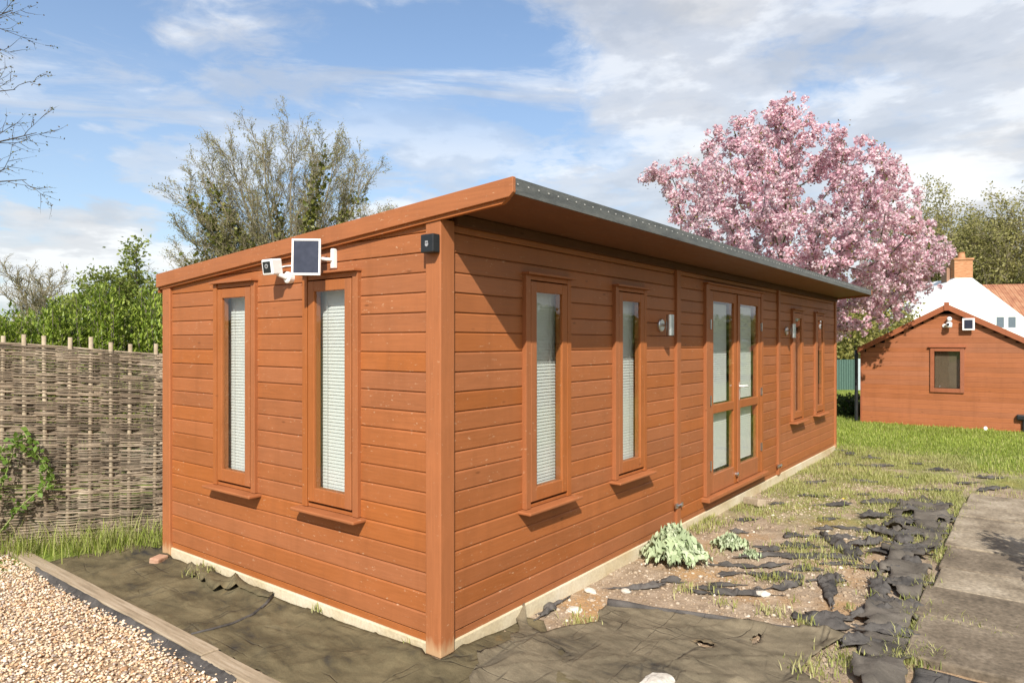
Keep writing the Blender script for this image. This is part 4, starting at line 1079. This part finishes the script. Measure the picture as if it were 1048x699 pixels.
# laurel hedge beyond the fence: one shrub after another
LAUREL = LEAF * np.array([.62, 1, 1])
lab_l = ['leftmost laurel shrub just showing over the fence', 'low laurel shrub second from the left over the fence', 'bushy laurel shrub with upright shoots over the middle stakes', 'tall bright laurel shrub over the middle of the fence', 'tall laurel shrub beside the one nearest the cabin', 'laurel shrub nearest the cabin behind the fence end', 'laurel shrub hidden partly behind the cabin back corner']
lpx = [(-.15, 2.0), (25, 1.98), (55, 1.98), (88, 2.12), (118, 2.18), (145, 2.16), (172, 2.0)]
for i, (px, hh_) in enumerate(lpx):
    dep = 8.3 + .25 * (i % 2); w_ = np.array([-2.522, -2.389, 0]) + vf * dep + vr * ((px - 524) / 700 * dep)
    r = empty('laurel_shrub', (w_[0], w_[1], 0)); tag(r, lab_l[i], 'shrub', 'laurel shrubs behind the woven fence')
    m_ = MB(); P = []
    for k in range(20):
        a = rng.uniform(0, 6.28); rr_ = rng.uniform(0, .34); top_ = hh_ * (1.02 - .55 * rr_ ** 2 / .12 * .35) * rng.uniform(.86, 1.07)
        b0_ = Vector((rr_ * math.cos(a) * .5, rr_ * math.sin(a) * .5, 0)); t0_ = Vector((rr_ * math.cos(a) * 1.25, rr_ * math.sin(a) * 1.25, top_))
        m_.tube([b0_, b0_.lerp(t0_, .5) + Vector((0, 0, .1)), t0_], [.009, .006, .003], 5, caps=False)
        for j in range(210):
            f = rng.uniform(.25, 1.0); q = b0_.lerp(t0_, f); P.append((q.x + rng.gauss(0, .05), q.y + rng.gauss(0, .05), q.z + rng.uniform(-.03, .03), rng.uniform(0, 6.28)))
    m_.build('stem', M['bark'], r)
    P = np.array(P); n_ = len(P); az = P[:, 3]; el = nrng.uniform(.3, 1.15, n_)
    d = np.stack([np.cos(az) * np.cos(el), np.sin(az) * np.cos(el), np.sin(el)], 1); x_ = np.stack([-np.sin(az), np.cos(az), 0 * az], 1); z_ = np.cross(x_, d)
    rot_ = np.stack([x_, d, z_], 2)
    V, F = scatter(P[:, :3], nrng.uniform(.05, .095, n_), LAUREL, LEAF_F, rot_); np_mesh('foliage', V, F, M['laurel'], r)

nrng = np.random.default_rng(21); rng = random.Random(4)
# flowering cherry: branches grown towards points of its crown (space colonisation)
CH = np.array([10.54, 1.61, 0])
out = [(-2.62, 4.62), (-2.16, 4.90), (-1.74, 5.24), (-1.1, 5.58), (-.46, 5.78), (.05, 6.0), (.20, 6.05), (.42, 6.36), (.55, 5.9), (.9, 5.55), (1.19, 5.46), (1.74, 5.28), (2.2, 5.05), (2.38, 4.5), (2.75, 3.9), (3.2, 3.3), (3.1, 2.75), (3.0, 2.3), (2.6, 2.05), (2.2, 2.0), (1.9, 1.85), (1.3, 1.6), (.4, 2.0), (-.6, 2.3), (-1.6, 2.7), (-2.1, 3.6), (-2.1, 4.2)]
att = []
poly_ = [Vector(p) for p in out]
while len(att) < 1400:
    u = rng.uniform(-2.7, 3.2); z = rng.uniform(1.5, 6.3)
    if not inside((u, z), poly_): continue
    e = edge_dist((u, z), poly_); w = min(2.4, .35 + e * 1.7)
    dp = rng.uniform(-w, w)
    if abs(dp) < w * .45 and e > .8 and rng.random() < .55: continue
    if noise.noise(Vector((u * .85, dp * .85, z * .85))) + .4 * noise.noise(Vector((u * 2.2, dp * 2.2, z * 2.2))) < -.13 and e > .0: continue
    att.append(vr * u + vf * dp + np.array([0, 0, z]))
att = np.array(att)
nodes = [np.array([0, 0, 0.])]; par = [-1]
while nodes[-1][2] < 1.25: nodes.append(nodes[-1] + np.array([.012, .0, .14])); par.append(len(nodes) - 2)
alive = np.ones(len(att), bool); stepl = .16
for it in range(120):
    N = np.array(nodes); A_ = att[alive]
    if len(A_) == 0: break
    d2 = ((A_[:, None] - N[None]) ** 2).sum(2); j = d2.argmin(1); dm = np.sqrt(d2.min(1))
    grow = {}
    for k in range(len(A_)):
        if dm[k] < 3.5: grow.setdefault(j[k], []).append(unit(A_[k] - N[j[k]]))
    added = 0
    for k, ds in grow.items():
        d = unit(np.mean(ds, 0) + nrng.normal(0, .10, 3)); q = N[k] + d * stepl
        if np.min(((N - q) ** 2).sum(1)) < .003: continue
        nodes.append(q); par.append(int(k)); added += 1
    N = np.array(nodes)
    d2 = ((att[:, None] - N[None]) ** 2).sum(2).min(1); alive &= d2 > .20 ** 2
    if not added: break
N = np.array(nodes); rad = np.zeros(len(N)); kids = [[] for _ in N]
for i, p_ in enumerate(par):
    if p_ >= 0: kids[p_].append(i)
for i in range(len(N) - 1, -1, -1):
    rad[i] = .006 if not kids[i] else (sum(rad[c_] ** 2.3 for c_ in kids[i])) ** (1 / 2.3)
cherry = empty('flowering_cherry', CH); tag(cherry, 'large cherry tree covered in pink blossom behind the cabin', 'tree')
m_ = MB(); stack = [0]; done = set()
def chain(a):
    pts = [N[par[a]], N[a]] if par[a] >= 0 else [N[a]]; rr_ = [min(rad[par[a]], rad[a] * 1.15), rad[a]] if par[a] >= 0 else [rad[a]]
    while kids[a]:
        ks = sorted(kids[a], key=lambda c_: -rad[c_])
        for c_ in ks[1:]: todo.append(c_)
        a = ks[0]; pts.append(N[a]); rr_.append(rad[a])
    return pts, rr_
todo = [0]
while todo:
    pts, rr_ = chain(todo.pop())
    if len(pts) > 1: m_.tube(pts, rr_, 8 if rr_[0] > .05 else 5, caps=False)
m_.build('trunk', M['bark'], cherry, smooth=True)
# pompom clusters of flowers along the thin wood
cl = []
thin = [i for i in range(len(N)) if rad[i] < .030 and N[i][2] > 1.4]
for i in thin:
    p0 = N[par[i]]
    for k in range(3 if rad[i] < .016 else 1):
        if rng.random() < .88: cl.append(p0 + (N[i] - p0) * rng.random() + nrng.normal(0, .09, 3))
for k in range(9):   # single sprays escaping the crown
    pass
cl = np.array(cl); nf = 34
cs = nrng.uniform(.04, .10, len(cl))
dirs = nrng.normal(size=(len(cl), nf, 3)); dirs /= np.linalg.norm(dirs, axis=2)[:, :, None]
P = (cl[:, None] + dirs * (cs[:, None, None] * nrng.uniform(.5, 1.1, (len(cl), nf, 1)))).reshape(-1, 3)
PET = np.array([(-.5, -.5, .12), (.5, -.5, -.05), (.55, .5, .12), (-.5, .5, -.05)]); PET_F = [(0, 1, 2), (0, 2, 3)]
V, F = scatter(P, nrng.uniform(.022, .044, len(P)), PET, PET_F); np_mesh('blossom', V, F, M['blossom'], cherry)
sel = nrng.choice(len(cl), len(cl) // 2); P = np.repeat(cl[sel], 3, 0) + nrng.normal(0, .07, (len(sel) * 3, 3))
V, F = scatter(P, nrng.uniform(.035, .07, len(P)), LEAF, LEAF_F); np_mesh('foliage', V, F, M['bronze_leaf'], cherry)

# leafy shrubs between the cherry and the shed, and behind the shed
def shrub(name, px, dep, w, h, n, lab, leaf, size, cat='shrub', group=None, z0=.05):
    q = np.array([-2.522, -2.389, 0]) + vf * dep + vr * ((px - 524) / 700 * dep)
    r = empty(name, (q[0], q[1], 0)); tag(r, lab, cat, group)
    segs = []; tips = []
    for k in range(7):
        a = k * .9; d = np.array([.45 * math.cos(a), .45 * math.sin(a), 1.])
        branch(segs, tips, np.array([.05 * math.cos(a), .05 * math.sin(a), 0]), unit(d * np.array([.5, .5, 1]) if name == 'garden_shrub' else d), h * (.5 if name == 'garden_shrub' else .7), .03, 0, dict(steps=[4, 3, 3], wig=[.1, .15, .2], up=[.03, .03, 0], levels=2, kids=[6, 4], t0=[.15, .2], ang=[50, 45], ratio=[.5, .5], rr=[.5, .5], rmin=.005))
    segs_mesh(segs, 'stem', M['bark'], r)
    u = nrng.normal(size=(n, 3)); u /= np.linalg.norm(u, axis=1)[:, None]
    lump = np.array([1 + .38 * noise.noise(Vector((v[0] * 2.2 + px, v[1] * 2.2, v[2] * 2.2))) + .15 * noise.noise(Vector((v[0] * 6, v[1] * 6 + px, v[2] * 6))) for v in u])
    P = u * (lump * nrng.random(n) ** .30)[:, None] * np.array([w / 2, w / 2, h / 2]) + np.array([0, 0, h / 2 + z0]); P[:, 2] = np.maximum(P[:, 2], .03)
    V, F = scatter(P, nrng.uniform(*size, n), LEAF, LEAF_F); np_mesh('crown' if cat == 'tree' else 'foliage', V, F, M[leaf], r)
    return r
shrub('leafy_shrub', 866, 26.5, 3.4, 3.3, 5200, 'bright yellow green shrub above the green fence in the gap beside the shed', 'olive', (.10, .19))
shrub('leafy_shrub', 900, 27.5, 3.0, 3.6, 5200, 'green leafy shrub behind the left slope of the shed roof', 'olive', (.12, .2))
shrub('leafy_shrub', 836, 28.0, 3.6, 3.7, 4200, 'yellow green shrub half hidden behind the far end of the cabin', 'green_leaf', (.12, .2))
shrub('round_bush', 868, 14.9, .95, .52, 1500, 'small dark green bush on the lawn beside the shed drainpipe', 'bush_leaf', (.05, .09), z0=-.05)
# tall budding trees behind the white house
big = dict(steps=[7, 6, 5, 3], wig=[.05, .10, .13, .18], up=[.02, .05, .04, .02], levels=3, kids=[13, 8, 6], t0=[.18, .15, .1], ang=[42, 42, 42], ratio=[.58, .5, .5], rr=[.5, .5, .5], rmin=.03, taper=.25)
for px, dep, h_, lab in ((958, 78, 17.0, 'tall olive budding tree left of the white house chimney'), (1018, 74, 16.6, 'tall olive budding tree over the white house roof'), (1085, 80, 17.5, 'tall budding tree cut by the right edge of the picture'), (915, 84, 13.5, 'lower budding tree behind the cherry blossom'), (985, 90, 16, 'olive budding tree between the two tall ones, farther back')):
    q = np.array([-2.522, -2.389, 0]) + vf * dep + vr * ((px - 524) / 700 * dep)
    tree('budding_tree', (q[0], q[1], 0), lab, [((0, 0, 0), (0, 0, 1), h_ * .82, .34), ((.8, .2, 0), (.22, .1, 1), h_ * .72, .25), ((-.7, .3, 0), (-.25, -.1, 1), h_ * .72, .25), ((.1, -.7, 0), (-.05, -.28, 1), h_ * .66, .22)], big, 'bark_pale', 'far_leaf', 9, .40, (.18, .38), group='budding trees behind the white house')

# shrub just outside the frame that throws its shade on the slabs
r = shrub('garden_shrub', 1247, 3.80, .72, 1.5, 2600, 'leafy garden shrub at the right of the slab path', 'green_leaf', (.05, .09))

# hedge on the other side of the garden, mirrored in the front windows
r = empty('garden_hedge', (14, -9.5, 0)); tag(r, 'tall mixed green hedge along the far right side of the garden', 'hedge')
n_ = 26000; P = np.stack([nrng.uniform(-17, 16, n_), nrng.normal(0, .55, n_), np.zeros(n_)], 1)
hh_ = np.array([2.5 + .9 * noise.noise(Vector((x * .35, 0, 2))) + .4 * noise.noise(Vector((x * 1.2, 0, 5))) for x in P[:, 0]])
P[:, 2] = hh_ * nrng.random(n_) ** .7
V, F = scatter(P, nrng.uniform(.14, .26, n_), LEAF, LEAF_F); np_mesh('foliage', V, F, M['green_leaf'], r)
m_ = MB()
for k in range(44):
    x = -16.8 + k * .75; m_.tube([(x, 0, -.1), (x + .1, .1, 1.0), (x, -.05, 2.0)], [.05, .04, .015], 6)
m_.build('stem', M['bark'], r)

# far-off belt of woodland round the fields
n_ = 42000; an = nrng.uniform(0, 2 * np.pi, n_)
rr_ = 185 + 14 * np.sin(an * 5) + nrng.normal(0, 5, n_)
ht = np.array([6.2 + 2.4 * noise.noise(Vector((math.cos(a) * 9, math.sin(a) * 9, 1))) + 1.2 * noise.noise(Vector((math.cos(a) * 40, math.sin(a) * 40, 4))) for a in an])
P = np.stack([rr_ * np.cos(an), rr_ * np.sin(an), ht * nrng.random(n_) ** .8], 1)
V, F = scatter(P, nrng.uniform(1.2, 2.4, n_), LEAF, LEAF_F); tag(np_mesh('distant_woodland', V, F, M['far_leaf']), kind='stuff')

# ------------------------------------------------------------------ white house
hp = np.array([-2.522, -2.389, 0]) + vf * 45 + vr * ((986 - 524) / 700 * 45)
house = empty('white_house', (hp[0], hp[1], 0), math.atan2(vr[1], vr[0]) - R(9)); tag(house, 'white rendered house with tall gable and orange pantile roof beyond the shed', 'house')
m_ = MB(); HWd, ez, az = 3.6, 3.25, 5.85
m_.prism([(-HWd, -.1), (HWd, -.1), (HWd, ez), (.5, az), (-.5, az), (-HWd, ez)], lambda p, q, e: (p, e, q), 0, 6.0)
m_.box(HWd + .01, 15, .6, 5.6, -.1, 3.0)
m_.build('wall', M['render'], house, fix=True)
m_ = MB()
for s in (-1, 1): m_.prism([(s * .45, az - .22), (s * (HWd + .02), ez - .34), (s * (HWd + .02), ez - .2), (s * .45, az - .08)], lambda p, q, e: (p, e, q), .35, 6.2)
m_.box(-.5, .5, .9, 6.2, az - .2, az - .05)
hr = m_.build('roof', M['pantile'], house, fix=True)
m_ = MB(); m_.prism([(.3, 3.2), (3.1, 5.62), (5.9, 3.2), (5.9, 3.05), (3.1, 5.47), (.3, 3.05)], lambda p, q, e: (e, p, q), .9, 15.2)
m_.build('roof', M['pantile'], house, fix=True)
m_ = MB(); m_.box(HWd + .3, 15, .22, .34, 2.98, 3.10); m_.build('gutter', M['grey'], house)
m_ = MB(); m_.box(-.56, .56, -.02, .85, az - .01, az + 1.15); m_.box(-.62, .62, -.08, .9, az + 1.15, az + 1.28)
ch = m_.build('chimney', M['chimney'], hr, bevel=.02)
m_ = MB(); m_.box(-.80, -.565, .5, 1.3, az - .5, az + .72); m_.build('chimney', plain('shade_painted_brick', (.3, .17, .11), .9), hr)  # narrow side of the stack, its shade painted into a darker brick colour
m_ = MB(); m_.tube([(.05, .4, az + 1.28), (.05, .4, az + 1.62), (.05, .4, az + 1.7)], [.24, .19, .22], 12); m_.build('chimney_pot', M['chimney'], hr)
m_ = MB(); wx0, wx1, wz0, wz1 = 1.95, 3.1, 2.55, 3.25
m_.box(wx0 - .08, wx1 + .08, -.04, .05, wz0 - .08, wz0); m_.box(wx0 - .08, wx1 + .08, -.04, .05, wz1, wz1 + .08)
for q in ((wx0 - .08, wx0), ((wx0 + wx1) / 2 - .12, (wx0 + wx1) / 2 + .12), (wx1, wx1 + .08)): m_.box(q[0], q[1], -.04, .05, wz0, wz1)
wn = m_.build('window', M['white'], house)
m_ = MB(); m_.box(wx0, wx1, -.02, -.003, wz0, wz1); m_.build('pane', plain('dull_glass', (.12, .15, .18), .2, spec=.6), wn)
# green sheet fence far across the lawn
q0 = np.array([-2.522, -2.389, 0]) + vf * 23 + vr * ((835 - 524) / 700 * 23)
r = empty('green_fence', (q0[0], q0[1], 0), math.atan2(vr[1], vr[0])); tag(r, 'dark green sheet fence at the back of the lawn between cabin and shed', 'fence')
m_ = MB()
for k in range(28): m_.prism([(0, 0), (.02, -.03), (.06, -.03), (.08, 0), (.08, .01), (0, .01)], lambda p, q, e: (k * .08 + p - .6, q, e), -.05, 1.02)
m_.build('sheet_panel', M['tank'], r, fix=True)
for x in (-.7, 1.30):
    m_ = MB(); m_.box(x, x + .22, -.10, -.04, -.05, 1.05); m_.build('fence_post', M['tank_post'], r)

# ------------------------------------------------------------------ sky, sun, camera
SUN = Vector((-1.45, -1.0, 1.48)).normalized()
el = math.asin(SUN.z)
w = bpy.data.worlds.new('World'); scene.world = w; w.use_nodes = True
nt = w.node_tree; N_ = nt.nodes; Lk = nt.links
bg = N_['Background']
sky = N_.new('ShaderNodeTexSky'); sky.sky_type = 'NISHITA'; sky.sun_disc = False; sky.sun_elevation = el; sky.sun_rotation = math.atan2(SUN.x, SUN.y)
sky.altitude = 0; sky.air_density = 1.0; sky.dust_density = 1.2; sky.ozone_density = 1.4
tc = N_.new('ShaderNodeTexCoord')
def vm(op, a, b=None):
    n = N_.new('ShaderNodeVectorMath'); n.operation = op
    for i, v in enumerate((a, b)):
        if v is None: continue
        if hasattr(v, 'is_output'): Lk.new(v, n.inputs[i])
        else: n.inputs[i].default_value = v
    return n.outputs['Value'] if op == 'DOT_PRODUCT' else n.outputs['Vector']
def mt(op, a, b=0, c=None, clamp=False):
    n = N_.new('ShaderNodeMath'); n.operation = op; n.use_clamp = clamp
    for i, v in enumerate((a, b, c)):
        if v is None: continue
        if hasattr(v, 'is_output'): Lk.new(v, n.inputs[i])
        else: n.inputs[i].default_value = v
    return n.outputs[0]
def comb(x, y, z):
    n = N_.new('ShaderNodeCombineXYZ')
    for i, v in enumerate((x, y, z)):
        if hasattr(v, 'is_output'): Lk.new(v, n.inputs[i])
        else: n.inputs[i].default_value = v
    return n.outputs[0]
def nz(vec, scale, detail=7, rough=.55, dist=0):
    n = N_.new('ShaderNodeTexNoise'); Lk.new(vec, n.inputs['Vector']); n.inputs['Scale'].default_value = scale; n.inputs['Detail'].default_value = detail; n.inputs['Roughness'].default_value = rough; n.inputs['Distortion'].default_value = dist
    return n.outputs['Fac']
def rp(f, stops):
    n = N_.new('ShaderNodeValToRGB'); Lk.new(f, n.inputs[0]); e = n.color_ramp.elements
    n.color_ramp.interpolation = 'EASE'
    while len(e) < len(stops): e.new(.5)
    for q, (p_, c_) in zip(e, stops): q.position = p_; q.color = (*c_, 1) if hasattr(c_, '__len__') else (c_, c_, c_, 1)
    return n.outputs[0]
def mx(f, a, b):
    n = N_.new('ShaderNodeMix'); n.data_type = 'RGBA'
    for i, v in ((0, f), (6, a), (7, b)):
        if hasattr(v, 'is_output'): Lk.new(v, n.inputs[i])
        else: n.inputs[i].default_value = (*v, 1) if hasattr(v, '__len__') else v
    return n.outputs[2]
dirv = tc.outputs['Generated']
uu = vm('DOT_PRODUCT', dirv, tuple(vr)); vv = vm('DOT_PRODUCT', dirv, tuple(vf)); sz = N_.new('ShaderNodeSeparateXYZ'); Lk.new(dirv, sz.inputs[0]); zz = sz.outputs[2]
den = mt('ADD', mt('MAXIMUM', zz, 0), .13)
cu, cv = mt('DIVIDE', uu, den), mt('DIVIDE', vv, den)
plane = comb(cu, cv, 0)
# broad veil of cloud, thickest on the right
wp = nz(plane, 1.3, 4, .5)
plane2 = comb(mt('MULTIPLY_ADD', wp, .5, cu), mt('MULTIPLY_ADD', wp, -.35, cv), .7)
n1 = nz(plane2, 1.25, 12, .6, .15)
bias = mt('MULTIPLY_ADD', rp(mt('MULTIPLY_ADD', uu, .5, .5), [(.42, 0), (.63, 1)]), .27, -.13)
c1 = rp(mt('ADD', n1, bias), [(.47, 0), (.60, .72), (.80, 1)])
# wisps
n2 = nz(comb(mt('MULTIPLY_ADD', cv, .5, mt('MULTIPLY', cu, .75)), mt('MULTIPLY_ADD', cu, -.6, mt('MULTIPLY', cv, 1.7)), 5.3), 1.25, 12, .62, .5)
c2 = rp(n2, [(.51, 0), (.62, .45), (.76, .9)])
# small heaped clouds low down
n3 = nz(comb(mt('MULTIPLY', uu, 4.6), mt('MULTIPLY', vv, 1.2), mt('MULTIPLY', zz, 12)), 1.0, 10, .55, .1)
low = rp(zz, [(.03, .8), (.16, .9), (.24, .55), (.36, 0)])
c3 = mt('MULTIPLY', rp(n3, [(.465, 0), (.52, .75), (.58, 1)]), low)
cov = mt('MAXIMUM', mt('MAXIMUM', c1, c2), c3)
# clouds are brighter where thick towards the sun and greyer underneath
sh = nz(comb(mt('MULTIPLY', uu, 4.6), mt('MULTIPLY', vv, 1.2), mt('MULTIPLY_ADD', zz, 12, -.55)), 1.0, 8, .55, .1)
sh2 = nz(plane2, 2.6, 8, .55)
lit = mt('MULTIPLY_ADD', mt('SUBTRACT', n3, sh), 1.3, mt('MULTIPLY_ADD', sh2, .8, .1))
ccol = rp(lit, [(.28, (4.0, 4.1, 4.3)), (.5, (5.0, 5.02, 5.1)), (.66, (6.6, 6.6, 6.55))])
haze = rp(zz, [(.0, .7), (.2, .32), (.45, .14), (.8, .08)])
hs = N_.new('ShaderNodeHueSaturation'); Lk.new(sky.outputs[0], hs.inputs['Color']); hs.inputs['Saturation'].default_value = 1.12; hs.inputs['Value'].default_value = 1.18
skyc = mx(haze, hs.outputs[0], (3.7, 4.15, 4.8))
col = mx(mt('MULTIPLY', cov, .95), skyc, ccol)
Lk.new(col, bg.inputs[0]); bg.inputs[1].default_value = .12

sl = bpy.data.lights.new('sun', 'SUN'); sl.energy = 5.0; sl.angle = R(.53); sl.color = (1, .945, .86)
so_ = bpy.data.objects.new('sun', sl); COL.objects.link(so_); so_.rotation_euler = (-SUN).to_track_quat('-Z', 'Y').to_euler()

cam = bpy.data.cameras.new('camera'); co = bpy.data.objects.new('camera', cam); COL.objects.link(co)
co.location = (-2.522, -2.389, 1.6); co.rotation_euler = (R(90), 0, R(37.484 - 90))
cam.sensor_width = 36; cam.sensor_fit = 'HORIZONTAL'; cam.lens = 36 * 700 / 1048; cam.shift_y = .8 / 1048
cam.clip_start = .05; cam.clip_end = 3000
scene.camera = co
scene.render.engine = 'CYCLES'
scene.view_settings.view_transform = 'Standard'; scene.view_settings.look = 'None'; scene.view_settings.gamma = 1; scene.view_settings.exposure = .42
scene.view_settings.use_curve_mapping = False
